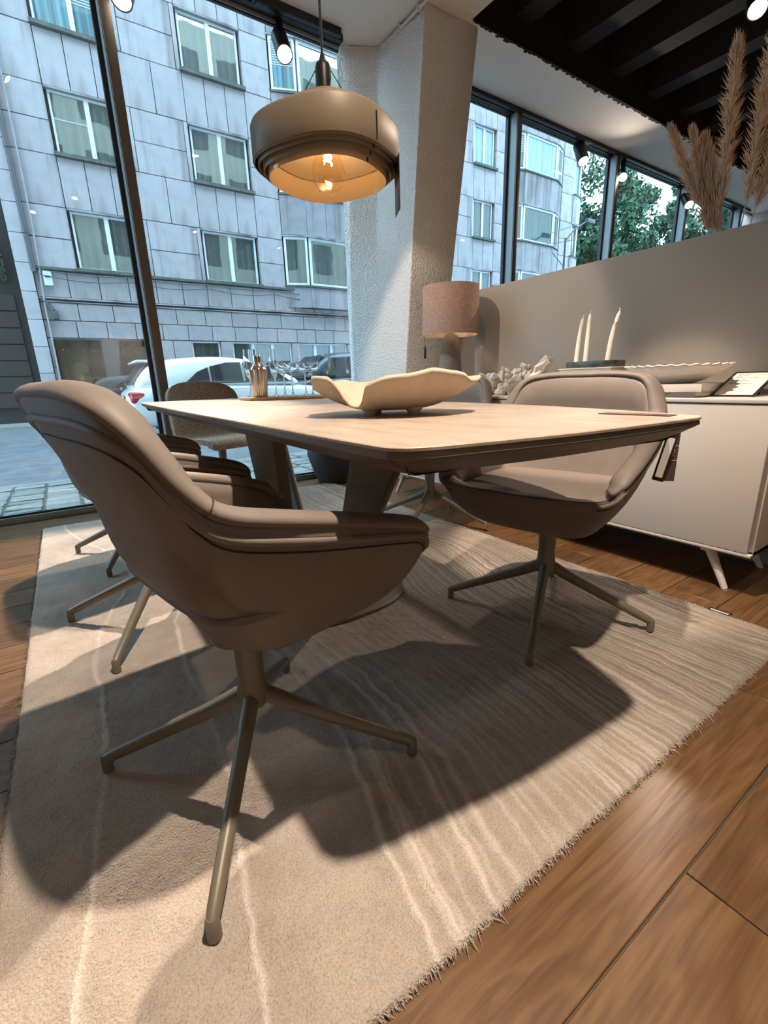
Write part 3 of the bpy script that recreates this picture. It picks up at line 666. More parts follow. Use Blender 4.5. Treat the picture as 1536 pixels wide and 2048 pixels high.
# ================================================================== DINING TABLE
TZ = .743
def rounded_outline():
    c = [(.318, 1.05), (.313, .72), (.313, .50), (.320, .452), (.352, .428), (.42, .413), (.614, .383), (.82, .371), (.925, .368), (.962, .39), (.992, .47), (1.022, .56), (1.050, .68), (1.083, .813), (1.105, .978),
         (1.122, 1.20), (1.135, 1.55), (1.135, 1.9), (1.12, 2.3), (1.09, 2.65), (1.055, 2.86), (1.00, 2.925), (.90, 2.95), (.70, 2.985), (.50, 3.005), (.40, 3.0), (.362, 2.94), (.345, 2.5), (.332, 2.0), (.322, 1.5)]
    return [(p[0], p[1]) for p in catmull([(x, y, 0) for x, y in c], 240)]
OUT = rounded_outline(); CX, CY = .72, 1.70
def inset(d):
    P = np.array(OUT); m = len(P); res = []
    for i in range(m):
        t = P[(i + 2) % m] - P[(i - 2) % m]; nrm = np.array([-t[1], t[0]]); nrm /= np.linalg.norm(nrm) + 1e-9
        if np.dot(nrm, np.array([CX, CY]) - P[i]) < 0: nrm = -nrm
        res.append(P[i] + nrm * d)
    return res
tb = thing('dining_table', 'long dining table with barrel shaped stone look top and slanted olive brown legs', 'table', (CX, CY, 0))
def ringz(d, z): return [(x - CX, y - CY, z) for x, y in inset(d)]
MB().loft([ringz(.0025, TZ - .0062), ringz(0, TZ - .005), ringz(0, TZ - .0015), ringz(.0018, TZ)]).build('table_top', 'ceramic', tb, smooth=30)
MB().loft([ringz(.001, TZ - .0145), ringz(.0025, TZ - .0062)]).build('top_edge', 'table_frame', tb, smooth=30)
MB().loft([ringz(.055, TZ - .045), ringz(.006, TZ - .0175), ringz(.0045, TZ - .0145)]).build('bevelled_underside', 'table_frame', tb, smooth=30)
def bar(a, b, wa, wb, th, name, mat='table_frame'):
    """blade from a to b; wa, wb = half width vectors at the two ends, th = half thickness vector"""
    a, b, wa, wb, th = map(Vector, (a, b, wa, wb, th)); o = Vector((CX, CY, 0))
    r0 = [a - wa - th, a + wa - th, a + wa + th, a - wa + th]; r1 = [b - wb - th, b + wb - th, b + wb + th, b - wb + th]
    return MB().loft([[tuple(p - o) for p in r0], [tuple(p - o) for p in r1]]).build(name, mat, tb, bevel=.006)
bar((.468, .705, .70), (.80, 1.52, .03), (.004, -.078, 0), (.004, -.055, 0), (.012, 0, .004), 'leg')
bar((.478, 1.35, .70), (.62, 1.60, .03), (.0, .118, 0), (.0, .07, 0), (.020, 0, .004), 'leg')
bar((.98, 2.62, .70), (.82, 1.85, .03), (.0, .09, 0), (.0, .06, 0), (.016, 0, 0), 'leg')
bp = []
for k in range(48):
    a = 2 * PI * k / 48; c, s = math.cos(a), math.sin(a)
    bp.append((.03 + .31 * math.copysign(abs(c) ** .75, c), -.08 + .35 * math.copysign(abs(s) ** .75, s)))
MB().loft([[(x, y, .0145) for x, y in bp], [(x, y, .025) for x, y in bp], [(x * .985 , y * .985, .028) for x, y in bp]]).build('foot_plate', 'olive', tb, smooth=40)
MB().box((-.24, -.60, .665), (-.19, .95, .70)).box((.19, -.60, .665), (.24, .95, .70)).box((-.19, -.35, .665), (.19, -.29, .70)).box((-.19, .6, .665), (.19, .66, .70)).build('underframe', 'table_frame', tb, bevel=.004)

# card on the table
cdv = thing('menu_card', 'dark red card lying near the right corner of the dining table', 'card', (.915, .475, TZ + .0004), R(5))
MB().box((-.018, -.066, 0), (.018, .066, .0012)).build('card', 'card_red', cdv)
pr = MB(); rr = random.Random(4)
for k in range(9): pr.box((-.004, -.03 + k * .007, .0012), (-.004 + rr.uniform(.004, .008), -.026 + k * .007, .0014))
pr.build('print', 'tag_line', cdv)

# ================================================================== BOWL
def build_bowl():
    c = Vector((.655, .925, TZ)); t = thing('leaf_bowl', 'large cream ceramic leaf shaped bowl on small feet in the middle of the table', 'bowl', c)
    n = 160; m = 22; fr = R(236)
    def lerp(tab, a):
        a = (a - 236 + 180) % 360 - 180
        xs = [p[0] for p in tab]; return float(np.interp(a, xs, [p[1] for p in tab]))
    # azimuth relative to the camera side, positive = to the right in the photograph
    RT = [(-180, .155), (-150, .175), (-120, .185), (-100, .195), (-85, .185), (-70, .195), (-58, .185), (-50, .172), (-42, .150), (-34, .142), (-27, .150), (-20, .160), (-8, .165), (10, .17), (25, .175), (45, .185), (62, .188), (78, .205), (90, .212), (105, .205), (125, .19), (150, .172), (180, .155)]
    ZT = [(-180, .066), (-150, .070), (-138, .074), (-120, .074), (-100, .074), (-88, .062), (-75, .080), (-64, .084), (-54, .084), (-49, .070), (-45, .042), (-41, .024), (-36, .020), (-30, .021), (-27, .032), (-23, .062), (-18, .069), (-8, .077), (10, .084), (28, .092), (48, .087), (58, .080), (66, .070), (76, .072), (84, .077), (95, .075), (110, .076), (130, .070), (150, .070), (180, .066)]
    outer = []; inner = []
    for i in range(m):
        s = i / (m - 1); ro = []; ri = []
        for k in range(n):
            adeg = 360 * k / n; a = R(adeg)
            rr_ = lerp(RT, adeg) * (1 + .006 * math.sin(9 * a)); zz = lerp(ZT, adeg) + .0012 * math.sin(11 * a + 1)
            # a leaf rib swells the outside
            q = s ** .92; prof = s ** 1.75
            r = .05 + (rr_ - .05) * q; z = .012 + (zz - .012) * prof
            rib = .006 * s * (1 - s) * math.cos(5 * a + .6)
            ro.append((r * math.cos(a) * (1 + rib * 4), r * math.sin(a) * (1 + rib * 4), z))
            ri.append(((r - .007) * math.cos(a), (r - .007) * math.sin(a), z + .006 + .0007 * math.sin(40 * a) * s * (1 - s)))
        outer.append(ro); inner.append(ri)
    rings = [[(p[0] * .1, p[1] * .1, .012) for p in outer[0]]] + outer + [[((a[0] + b[0]) / 2, (a[1] + b[1]) / 2, max(a[2], b[2]) + .002) for a, b in zip(outer[-1], inner[-1])]] + inner[::-1] + [[(p[0] * .1, p[1] * .1, .018) for p in inner[0]]]
    MB().loft(rings).build('body', 'bowl', t, smooth=180)
    for q in (-50, 45, 130, 215):
        a = R(236 + q); x, y = .068 * math.cos(a), .068 * math.sin(a)
        MB().lathe([(.024, .024), (.020, .014), (.013, .005), (.012, .0)], 16, (x, y, 0)).build('foot', 'bowl', t, smooth=60)
build_bowl()

# ================================================================== TRAY WITH SHAKER AND GLASSES
TT = TZ + .016
ty = thing('serving_tray', 'thin oak serving board at the far end of the table under the glasses', 'tray', (.98, 2.44, TZ))
pl = [(-.20, -.085), (-.19, -.10), (.13, -.265), (.155, -.26), (.235, -.13), (.23, -.10), (-.06, .15), (-.10, .15), (-.20, .06)]
MB().prism([(x, y) for x, y in pl], 0, .016).build('board', 'oak_tray', ty, bevel=.004)
sh = thing('cocktail_shaker', 'ribbed steel cocktail shaker on the oak board', 'shaker', (.845, 2.36, TT))
def fluted(prof, nf=24, depth=.0016, n=96):
    rings = []
    for r, z in prof: rings.append([((r + depth * math.cos(nf * 2 * PI * k / n)) * math.cos(2 * PI * k / n), (r + depth * math.cos(nf * 2 * PI * k / n)) * math.sin(2 * PI * k / n), z) for k in range(n)])
    return rings
MB().loft(fluted([(.031, 0), (.034, .004), (.040, .07), (.0445, .128), (.0445, .134)])).build('cup', 'steel', sh, smooth=50)
MB().lathe([(.043, .134), (.041, .142), (.030, .158), (.021, .166), (.020, .170)], 32).build('strainer', 'steel', sh, smooth=50)
MB().lathe([(.0205, .170), (.0205, .196), (.018, .202), (.001, .203)], 32).build('cap', 'steel', sh, smooth=50)
def flute():
    t = thing('champagne_flute', '', 'glass')
    MB().lathe([(.026, 0), (.026, .002), (.006, .006), (.0032, .02), (.0032, .085), (.005, .095)], 24).build('stem', 'clear', t, smooth=60)
    MB().lathe([(.005, .094), (.013, .104), (.021, .122), (.025, .15), (.0255, .18), (.024, .215), (.0215, .238), (.0205, .238), (.023, .215), (.0242, .18), (.0238, .15), (.019, .123), (.010, .106), (.0005, .1)], 28, caps=(True, True)).build('bowl', 'clear', t, smooth=60)
    return t
def coupe():
    t = thing('coupe_glass', '', 'glass')
    MB().lathe([(.030, 0), (.030, .002), (.007, .005), (.0034, .02), (.0034, .105), (.005, .112)], 24).build('stem', 'clear', t, smooth=60)
    MB().lathe([(.005, .111), (.018, .117), (.034, .128), (.044, .145), (.0475, .168), (.0465, .168), (.043, .146), (.033, .1295), (.017, .119), (.0005, .114)], 32).build('bowl', 'clear', t, smooth=60)
    return t
FL = [(.835, 2.47, 'tall champagne flute left of the shaker, in front of the pair'), (.87, 2.43, 'tall champagne flute just left of the steel shaker'), (.955, 2.42, 'tall champagne flute right behind the steel shaker'), (.925, 2.52, 'tall champagne flute directly behind the steel shaker')]
p0 = None
for x, y, lb in FL:
    if p0 is None: p0 = flute(); p0.location = (x, y, TT); p0['label'] = lb; p0['group'] = 'champagne flutes on the oak board'
    else: dup(p0, (x, y, TT), 0, lb)
CP = [(1.005, 2.42, 'shallow coupe glass first to the right of the shaker'), (1.02, 2.35, 'shallow coupe glass second to the right of the shaker'), (1.11, 2.38, 'shallow coupe glass third to the right of the shaker'), (1.118, 2.31, 'shallow coupe glass farthest right on the oak board')]
p0 = None
for x, y, lb in CP:
    if p0 is None: p0 = coupe(); p0.location = (x, y, TT); p0['label'] = lb; p0['group'] = 'coupe glasses on the oak board'
    else: dup(p0, (x, y, TT), 0, lb)

# ================================================================== SIDEBOARD
SX, SY0, SY1, ST = 1.966, .545, 2.86, .722
sb = thing('sideboard', 'long white sideboard on slim white legs against the partition', 'sideboard', (2.19, 1.70, 0))
def sbx(lo, hi): return (lo[0] - 2.19, lo[1] - 1.70, lo[2]), (hi[0] - 2.19, hi[1] - 1.70, hi[2])
MB().box(*sbx((SX + .022, SY0, .160), (2.405, SY0 + .02, ST - .0))).box(*sbx((SX + .022, SY1 - .02, .160), (2.405, SY1, ST))).box(*sbx((SX + .022, SY0, .160), (2.405, SY1, .178))).box(*sbx((2.39, SY0, .16), (2.405, SY1, ST))).build('carcass', 'sb_white', sb, bevel=.002)
MB().box(*sbx((SX - .004, SY0 - .004, ST - .014), (2.408, SY1 + .004, ST))).build('top', 'sb_white', sb, bevel=.002)
MB().box(*sbx((SX, SY0, .158), (SX + .03, SY1, .170))).build('bottom_rail', 'sb_white', sb, bevel=.002)
for a, b in ((SY0 + .014, 1.31), (1.314, 2.08), (2.084, SY1 - .014)):
    MB().box(*sbx((SX, a, .1725), (SX + .02, b, ST - .0175))).build('door', 'sb_white', sb, bevel=.0015)
for y, lean in ((.70, -.085), (SY1 - .15, .075)):
    for x, lx in ((2.02, -.02), (2.34, .02)):
        MB().tube([(x - 2.19, y - 1.70, .16), (x - 2.19 + lx, y - 1.70 + lean, .004), (x - 2.19 + lx, y - 1.70 + lean, .0)], [.019, .0115, .0115], 14).build('leg', 'sb_white', sb, smooth=40)
    MB().box((-.19, y - 1.72, .135), (.17, y - 1.68, .159)).build('leg_bracket', 'sb_white', sb, bevel=.004)

# table lamp
lp = thing('table_lamp', 'table lamp with pink linen drum shade and rounded grey cement base on the sideboard', 'lamp', (2.17, 2.39, ST))
LB = []
for z, rx, ry in ((0, .086, .086), (.10, .082, .082), (.2, .073, .073), (.29, .064, .064), (.335, .058, .058), (.365, .045, .045), (.382, .028, .028), (.389, .008, .008)):
    LB.append([(rx * math.cos(2 * PI * k / 32), ry * math.sin(2 * PI * k / 32), z) for k in range(32)])
MB().loft(LB).build('base', 'cement', lp, smooth=60)
def ringR(r, z, n=56): return [(r * math.cos(2 * PI * k / n), r * math.sin(2 * PI * k / n), z) for k in range(n)]
MB().loft([ringR(.180, .372), ringR(.180, .662), ringR(.1775, .662), ringR(.1775, .372), ringR(.180, .372)], caps=(False, False)).build('lamp_shade', 'linen', lp, smooth=40)
MB().lathe([(.008, .385), (.008, .43), (.016, .432), (.016, .47), (.012, .475)], 16).build('socket', 'black_plastic', lp, smooth=40)
MB().lathe([(.012, .475), (.022, .50), (.028, .525), (.022, .55), (.004, .56)], 20).build('bulb', emit('lamp_bulb', (1, .72, .42), 8), lp, smooth=60)
for k in range(3):
    a = 2 * PI * k / 3; MB().tube([(.012 * math.cos(a), .012 * math.sin(a), .46), (.178 * math.cos(a), .178 * math.sin(a), .655)], .002, 5).build('spoke', 'black', lp)
px, py = -.095, .145
MB().tube([(px, py, .40), (px, py, .31)], .0012, 5).tube([(px, py, .318), (px, py, .308)], .004, 6).build('pull_cord', 'black', lp)
MB().lathe([(.0075, .235), (.008, .24), (.008, .298), (.006, .304), (.001, .307)], 12, (px, py, 0)).build('pull_handle', 'black', lp, smooth=40)
ld = bpy.data.lights.new('lamp_light', 'POINT'); ld.energy = 3; ld.color = (1, .74, .45); ld.shadow_soft_size = .03
lo = bpy.data.objects.new('lamp_light', ld); COL.objects.link(lo); lo.parent = lp; lo.location = (0, 0, .60)

# candle holder with three candles
chd = thing('candle_holder', 'block of dark green marble holding three candles on a book stack', 'candle holder', (2.18, 1.36, .853))
MB().box((-.05, -.125, 0), (.05, .125, .031)).build('block', 'green_marble', chd, bevel=.002)
def candle(y, h, bx, by, label, wick):
    t = thing('candle', label, 'candle', (2.17, y, .884), 0, 'white taper candles in the marble block')
    path = catmull([(0, 0, 0), (bx * .15, by * .15, h * .35), (bx * .5, by * .5, h * .7), (bx, by, h)], 14, False)
    MB().tube(path, list(np.linspace(.0125, .0085, 12)) + [.007, .003], 16).build('wax', 'candle', t, smooth=60)
    e = path[-1]
    MB().tube([tuple(e - np.array([0, 0, .004])), tuple(e + np.array([0, wick * .3, .008])), tuple(e + np.array([0, wick, .014]))], .0016, 6).build('wick', 'candle', t)
candle(1.455, .205, 0, -.018, 'left white taper candle, shortest and leaning right', -.002)
candle(1.405, .218, 0, -.004, 'middle white taper candle, standing straight', -.007)
candle(1.29, .212, 0, -.036, 'right white taper candle, leaning to the right', .003)
# stack carrying the block (hidden behind the chair back)
bk = thing('book', 'thick pale book under the marble candle holder, behind the chair back', 'book', (2.18, 1.36, ST))
MB().box((-.09, -.14, 0), (.09, .14, .004)).box((-.09, -.14, .1268), (.09, .14, .1308)).box((.086, -.14, 0), (.09, .14, .1308)).build('cover', 'book_white', bk, bevel=.001)
MB().box((-.085, -.135, .004), (.086, .135, .1268)).build('pages', 'book_page', bk)

# shell dish on two books
def book(name, label, lo, hi, z0, z1, cov, rz=0, words=False):
    c = ((lo[0] + hi[0]) / 2, (lo[1] + hi[1]) / 2); hx, hy = (hi[0] - lo[0]) / 2, (hi[1] - lo[1]) / 2; h = z1 - z0
    t = thing('book', label, 'book', (*c, z0), rz)
    MB().box((-hx, -hy, 0), (hx, hy, .0025)).box((-hx, -hy, h - .0025), (hx, hy, h)).box((-hx, -hy, 0), (-hx + .003, hy, h)).build('cover', cov, t, bevel=.0008)
    MB().box((-hx + .003, -hy + .004, .0025), (hx - .004, hy - .004, h - .0025)).build('pages', 'book_page', t)
    if words:
        p = MB()
        for k in range(10): p.box((-hx - .0003, hy - .09 + k * .005, h * .5), (-hx + .0005, hy - .09 + k * .005 + .0035, h * .5 + .004))
        p.build('spine_print', 'ink', t)
book('book', 'grey lower book of the pair under the shell dish', (2.05, .83, 0), (2.30, 1.17, 0), ST, ST + .02, 'book_grey', R(-4))
book('book', 'pale upper book with small spine lettering under the shell dish', (2.04, .83, 0), (2.29, 1.15, 0), ST + .02, ST + .052, 'book_white', R(3), True)
sd = thing('shell_dish', 'wide cream scalloped shell dish on two books on the sideboard', 'dish', (2.18, .985, ST + .052))
rings = []; n = 180
for s in np.linspace(0, 1, 14):
    rings.append([((.05 + (.155 - .05) * s) * math.cos(2 * PI * k / n) * (1 + .03 * s * math.cos(28 * 2 * PI * k / n)), (.06 + (.205 - .06) * s) * math.sin(2 * PI * k / n) * (1 + .03 * s * math.cos(28 * 2 * PI * k / n)), .072 * s ** 1.5 + .0025 * s * math.cos(28 * 2 * PI * k / n)) for k in range(n)])
inn = [[(x * .97, y * .97, z + .004) for x, y, z in r] for r in rings[::-1]]
MB().loft(rings + inn).build('dish', 'chalk', sd, smooth=180)

# price sheets in black frames leaning on the sideboard
def frame_sheet(x, y, rz, label, w_=.105, h_=.148, tilt=50):
    t = thing('price_sheet', label, 'sign', (x, y, ST + .001), rz)
    T = Matrix.Rotation(R(-(90 - tilt)), 4, 'X')
    bw = .009
    MB().box((-w_, -.003, 0), (w_, .003, bw), T=T).box((-w_, -.003, h_ - bw), (w_, .003, h_), T=T).box((-w_, -.003, bw), (-w_ + bw, .003, h_ - bw), T=T).box((w_ - bw, -.003, bw), (w_, .003, h_ - bw), T=T).build('frame', 'black', t)
    MB().box((-w_ + bw, -.001, bw), (w_ - bw, .001, h_ - bw), T=T).build('paper', 'paper', t)
    p = MB(); rr = random.Random(int(x * 1000 + y * 77)); 
    for k in range(9):
        z = h_ - .022 - k * .012; q = -w_ + .02
        while q < w_ - .05:
            l = rr.uniform(.006, .02); p.box((q, -.0016, z), (q + l, -.0008, z + .0022), T=T); q += l + .004
            if rr.random() < .25: break
    p.build('text_lines', 'ink', t)
    yb = (h_ - .03) * math.cos(R(tilt)); zb = (h_ - .03) * math.sin(R(tilt))
    MB().box((-.03, yb, 0), (.03, yb + .003, zb)).build('strut', 'black', t)
frame_sheet(2.150, .757, R(-90), 'black framed white price sheet tilted back on the right end of the sideboard', .074, .235, 22)

# coral / driftwood sculpture
def coral():
    t = thing('coral_sculpture', 'rough chalk white coral sculpture on the sideboard beside the lamp', 'sculpture', (2.15, 1.86, ST))
    rnd = random.Random(9); m = MB()
    for k in range(70):
        u = rnd.random(); y = .19 - .40 * u; x = rnd.uniform(-.08, .08); top = .09 + .11 * u
        q = Vector((x, y, rnd.uniform(.01, top * .65))); d = Vector((rnd.uniform(-.6, .6), rnd.uniform(-.8, .3), rnd.uniform(.25, 1.1))).normalized(); p = [tuple(q)]; ln = rnd.uniform(.05, .11)
        for j in range(6):
            q = q + d * ln / 5 + Vector((rnd.uniform(-.008, .008), rnd.uniform(-.008, .008), rnd.uniform(-.006, .006))); q.z = min(max(q.z, .01), top); p.append(tuple(q))
        r0 = rnd.uniform(.015, .032)
        m.tube(p, [r0 * f * rnd.uniform(.6, 1.4) for f in (.6, 1, 1.1, .9, .95, .8, .3)], 9, flat=rnd.uniform(.4, .9), up=(rnd.uniform(-1, 1), rnd.uniform(-1, 1), .3))
    for k in range(10):
        y = .19 - k * .043; m.lathe([(.03, 0), (.036, .012), (.03, .03), (.012, .042)], 9, (rnd.uniform(-.06, .06), y, 0))
    o = m.build('coral', 'chalk', t, smooth=28)
coral()
# ================================================================== PENDANT LAMP
def build_pendant():
    c = (.75, 1.35, 0); t = thing('pendant_lamp', 'cream tiered metal pendant lamp hanging on a black cable over the table', 'lamp', (c[0], c[1], 1.40))
    n = 128
    def ring(r, z, e=2.5, rot=R(28)):
        o = []
        for k in range(n):
            a = 2 * PI * k / n; q = r * (abs(math.cos(a)) ** e + abs(math.sin(a)) ** e) ** (-1 / e) * .955
            o.append((q * math.cos(a + rot), q * math.sin(a + rot), z - 1.40))
        return o
    # outer hood: band, stepped dome, inside skin
    prof = [(.203, 1.412), (.2045, 1.414), (.2045, 1.490), (.201, 1.498), (.196, 1.501), (.153, 1.521), (.150, 1.522), (.147, 1.529), (.103, 1.549), (.100, 1.550), (.097, 1.557), (.05, 1.580), (.03, 1.588), (.012, 1.591)]
    MB().loft([ring(r, z) for r, z in prof] + [ring(max(r - .003, .005), z - .004) for r, z in prof[::-1]] , caps=(False, False)).build('hood', ['cream_pendant'], t, smooth=40)
    for i, (r, zb, zt) in enumerate(((.191, 1.400, 1.452), (.178, 1.389, 1.446), (.165, 1.379, 1.440))):
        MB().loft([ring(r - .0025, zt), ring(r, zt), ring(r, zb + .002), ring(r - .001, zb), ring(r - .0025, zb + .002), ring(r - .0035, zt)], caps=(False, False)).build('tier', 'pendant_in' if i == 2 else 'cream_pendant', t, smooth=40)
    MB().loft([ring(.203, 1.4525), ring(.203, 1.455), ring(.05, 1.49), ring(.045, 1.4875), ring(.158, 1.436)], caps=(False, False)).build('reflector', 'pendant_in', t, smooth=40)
    # dark slots where the tiers hook together
    for ang, in ((-79,), (150,), (55,)):
        sl = MB(); rot = R(28)
        for r, z0, z1 in ((.2045, 1.418, 1.480), (.191, 1.402, 1.412), (.178, 1.391, 1.401), (.165, 1.381, 1.390)):
            a = R(ang) ; q = r * (abs(math.cos(a - rot)) ** 2.5 + abs(math.sin(a - rot)) ** 2.5) ** (-1 / 2.5) * .955
            T = Matrix.Rotation(a, 4, 'Z'); sl.box((q - .001, -.0022, z0 - 1.40), (q + .0014, .0022, z1 - 1.40), T=T)
        sl.build('slot', 'black', t)
    MB().lathe([(.012, .193), (.022, .194), (.0215, .245), (.018, .256), (.010, .262), (.006, .275), (.004, .28)], 24).build('lamp_holder', 'black', t, smooth=40)
    MB().tube([(0, 0, .27), (0.001, 0, .8), (0, 0, 1.90)], .0036, 8).build('cable', 'black', t, smooth=60)
    for s in (1, -1):
        MB().tube([(s * .06 * .87, -s * .06 * .5, .184), (s * .006, -s * .004, .262)], .0013, 5).build('steel_wire', 'black', t)
    MB().lathe([(.013, .085), (.014, .06), (.020, .045), (.035, .022), (.045, -.005), (.047, -.022), (.043, -.045), (.030, -.062), (.012, -.071), (.0005, -.072)], 32, (.0, 0, .02), caps=(True, True)).build('bulb', 'bulb_glass', t, smooth=180)
    MB().lathe([(.014, .085), (.014, .13), (.010, .14)], 20, (0, 0, .02)).build('bulb_cap', 'cream_pendant', t, smooth=40)
    sp = [(.011 * math.cos(q * 2 * PI * 3.0), .011 * math.sin(q * 2 * PI * 3.0), .075 - .055 * q) for q in np.linspace(0, 1, 60)]
    MB().tube(sp, .0022, 6).build('filament', 'filament', t, smooth=60)
    ld = bpy.data.lights.new('bulb_light', 'POINT'); ld.energy = .6; ld.color = (1, .80, .56); ld.shadow_soft_size = .012
    lo = bpy.data.objects.new('bulb_light', ld); COL.objects.link(lo); lo.parent = t; lo.location = (0, 0, .035)
    # price tag on a thread
    g = thing('price_tag', 'long black price tag hanging by a thread from the pendant lamp', 'tag', (.899, 1.215, 1.42))
    MB().box((-.004, -.036, -.135), (-.0015, .036, 0)).build('frame', 'black', g, bevel=.0008)
    MB().box((-.0014, -.031, -.128), (-.0008, .031, -.006)).build('paper', 'ink', g)
    MB().tube([(-.003, 0, 0), (-.006, .01, .085)], .0007, 5).build('thread', 'black', g)
    g.rotation_euler = (0, 0, R(-26))
build_pendant()

# ================================================================== BOUCLE CHAIR
def boucle_chair():
    t = thing('boucle_chair', 'boucle upholstered chair with a rounded back at the far end of the table', 'chair', (.865, 3.30, 0), R(-74))
    prof = [(.235, .432, .19, 0), (.225, .455, .205, 0), (.12, .458, .225, .004), (0, .452, .235, .012), (-.11, .458, .24, .03), (-.175, .49, .242, .05), (-.205, .56, .243, .065), (-.222, .65, .243, .07), (-.238, .74, .24, .07), (-.248, .79, .222, .06), (-.254, .825, .18, .042), (-.257, .843, .12, .02), (-.258, .849, .05, .004)]
    P = catmull(prof, 40, False); top = []; bot = []
    for i, (x, z, hw, wrap) in enumerate(P):
        q = P[min(i + 1, 39)] - P[max(i - 1, 0)]; nx, nz = q[1], -q[0]; l = math.hypot(nx, nz); nx /= l; nz /= l
        a = []; b = []
        for k in range(17):
            u = (k - 8) / 8; y = hw * 1.10 * math.sin(u * PI / 2 * .98); f = wrap * (u * u) ; up = wrap * .6 * u ** 4 if x > -.15 else 0
            a.append((x + f, y, z + up)); b.append((x + f + nx * .034, y * (.985), z + up + nz * .034))
        top.append(a); bot.append(b[::-1])
    MB().loft([a + b for a, b in zip(top, bot)]).build('shell', 'boucle', t, smooth=60)
    MB().lathe([(.05, .418), (.05, .405), (.028, .40), (.025, .2), (.03, .15), (.01, .13)], 20).build('pedestal', 'olive', t, smooth=50)
    MB().box((-.09, -.05, .40), (.06, .05, .425)).box((.0, .05, .41), (.02, .14, .416)).build('tilt_mechanism', 'black', t, bevel=.004)
    for k in range(4):
        a = R(20) + k * PI / 2; ca, sa = math.cos(a), math.sin(a)
        MB().tube([(0, 0, .16), (.05 * ca, .05 * sa, .15), (.30 * ca, .30 * sa, .06), (.32 * ca, .32 * sa, .012)], [.017, .016, .012, .011], 10).build('leg', 'olive', t, smooth=60)
boucle_chair()

# ================================================================== PLANTS
def leaf_mesh(m, base, d, up, ln, wd, droop, n=7, fold=.15):
    base, d, up = Vector(base), Vector(d).normalized(), Vector(up); s = d.cross(up).normalized(); u = s.cross(d)
    rings = []
    for i in range(n):
        q = i / (n - 1); w_ = wd * (math.sin(PI * min(1, q * .92 + .06)) ** .8) * .5
        c = base + d * ln * q + u * (-droop * ln * q * q)
        rings.append([tuple(c - s * w_ + u * fold * w_), tuple(c - u * .0012), tuple(c + s * w_ + u * fold * w_), tuple(c + u * .001)])
    m.loft(rings)
def peace_lily():
    p = thing('plant_pot', 'dark ribbed plant pot on the floor by the window, seen under the table', 'pot', (1.84, 3.46, 0))
    MB().lathe([(.15, 0), (.155, .01), (.20, .13), (.235, .24), (.225, .33), (.205, .34), (.195, .335), (.195, .30), (.001, .295)], 40).build('pot', 'pot', p, smooth=40)
    t = thing('peace_lily', 'peace lily with a white flower growing in the dark pot behind the bowl', 'plant', (1.84, 3.46, .30))
    rnd = random.Random(8)
    for k in range(9):
        a = rnd.uniform(0, 2 * PI); el = rnd.uniform(.7, 1.2); d = Vector((math.cos(a) * .45, math.sin(a) * .3 - .1, el)).normalized(); h = rnd.uniform(.22, .42)
        q = Vector((d.x * h, d.y * h, h)); m = MB(); m.tube([(0, 0, 0), tuple(q * .6), tuple(q)], .004, 6)
        leaf_mesh(m, q, (d.x * 1.4, d.y * 1.2, .35), (0, 0, 1), .24, .085, .35); m.build('leaf', 'leaf', t, smooth=60)
    m = MB(); top = Vector((-.060, -.075, .595)); m.tube([(0, 0, 0), (-.03, -.03, .3), tuple(top)], .0035, 6); m.build('stalk', 'leaf', t, smooth=60)
    m = MB(); leaf_mesh(m, top, (.03, 0, 1), (.6, -.8, 0), .15, .055, -.04, 9, .4); m.build('flower', 'spathe', t, smooth=60)
    m = MB(); m.tube([tuple(top), (top.x + .01, top.y - .02, top.z + .07)], .006, 8); m.build('spadix', 'candle', t, smooth=60)
peace_lily()
def palm():
    t = thing('potted_palm', 'small dark green palm behind the lampshade by the window', 'plant', (3.42, 3.42, 0))
    MB().lathe([(.12, 0), (.15, .3), (.16, .42), (.15, .43), (.145, .39), (.001, .385)], 28).build('pot', 'pot', t, smooth=40)
    rnd = random.Random(12)
    fr = [(-.3, .42, 1.08), (-.1, .30, 1.2), (.1, .16, 1.32), (.35, .22, 1.3), (.6, .28, 1.14), (3.2, .22, 1.2), (3.5, .38, 1.12), (3.75, .5, 1.02), (3.0, .5, 1.0)]
    for k, (a, out, h) in enumerate(fr):
        # fronds fan out sideways; a is measured from the direction that runs to the right in the photograph
        b = a - .6; d = Vector((math.cos(b), math.sin(b), 0)); m = MB()
        path = [Vector((0, 0, .38)), Vector((0, 0, .38)) + d * out * .15 + Vector((0, 0, (h - .0) * .5)), Vector((0, 0, .38)) + d * out * .5 + Vector((0, 0, h * .88)), Vector((0, 0, .38)) + d * out + Vector((0, 0, h * .95))]
        P = catmull([tuple(p) for p in path], 22, False); m.tube(P, list(np.linspace(.006, .0015, 22)), 6)
        for i in range(8, 21):
            tg = Vector(P[min(i + 1, 21)] - P[i - 1]).normalized(); sd = tg.cross(Vector((0, 0, 1))).normalized()
            for s in (1, -1):
                leaf_mesh(m, P[i], (tg * .8 + sd * s * .75), (0, 0, 1), .17 * (1 - .4 * abs(i - 13) / 8), .013, .25, 5)
        m.build('frond', 'palm', t, smooth=60)
palm()
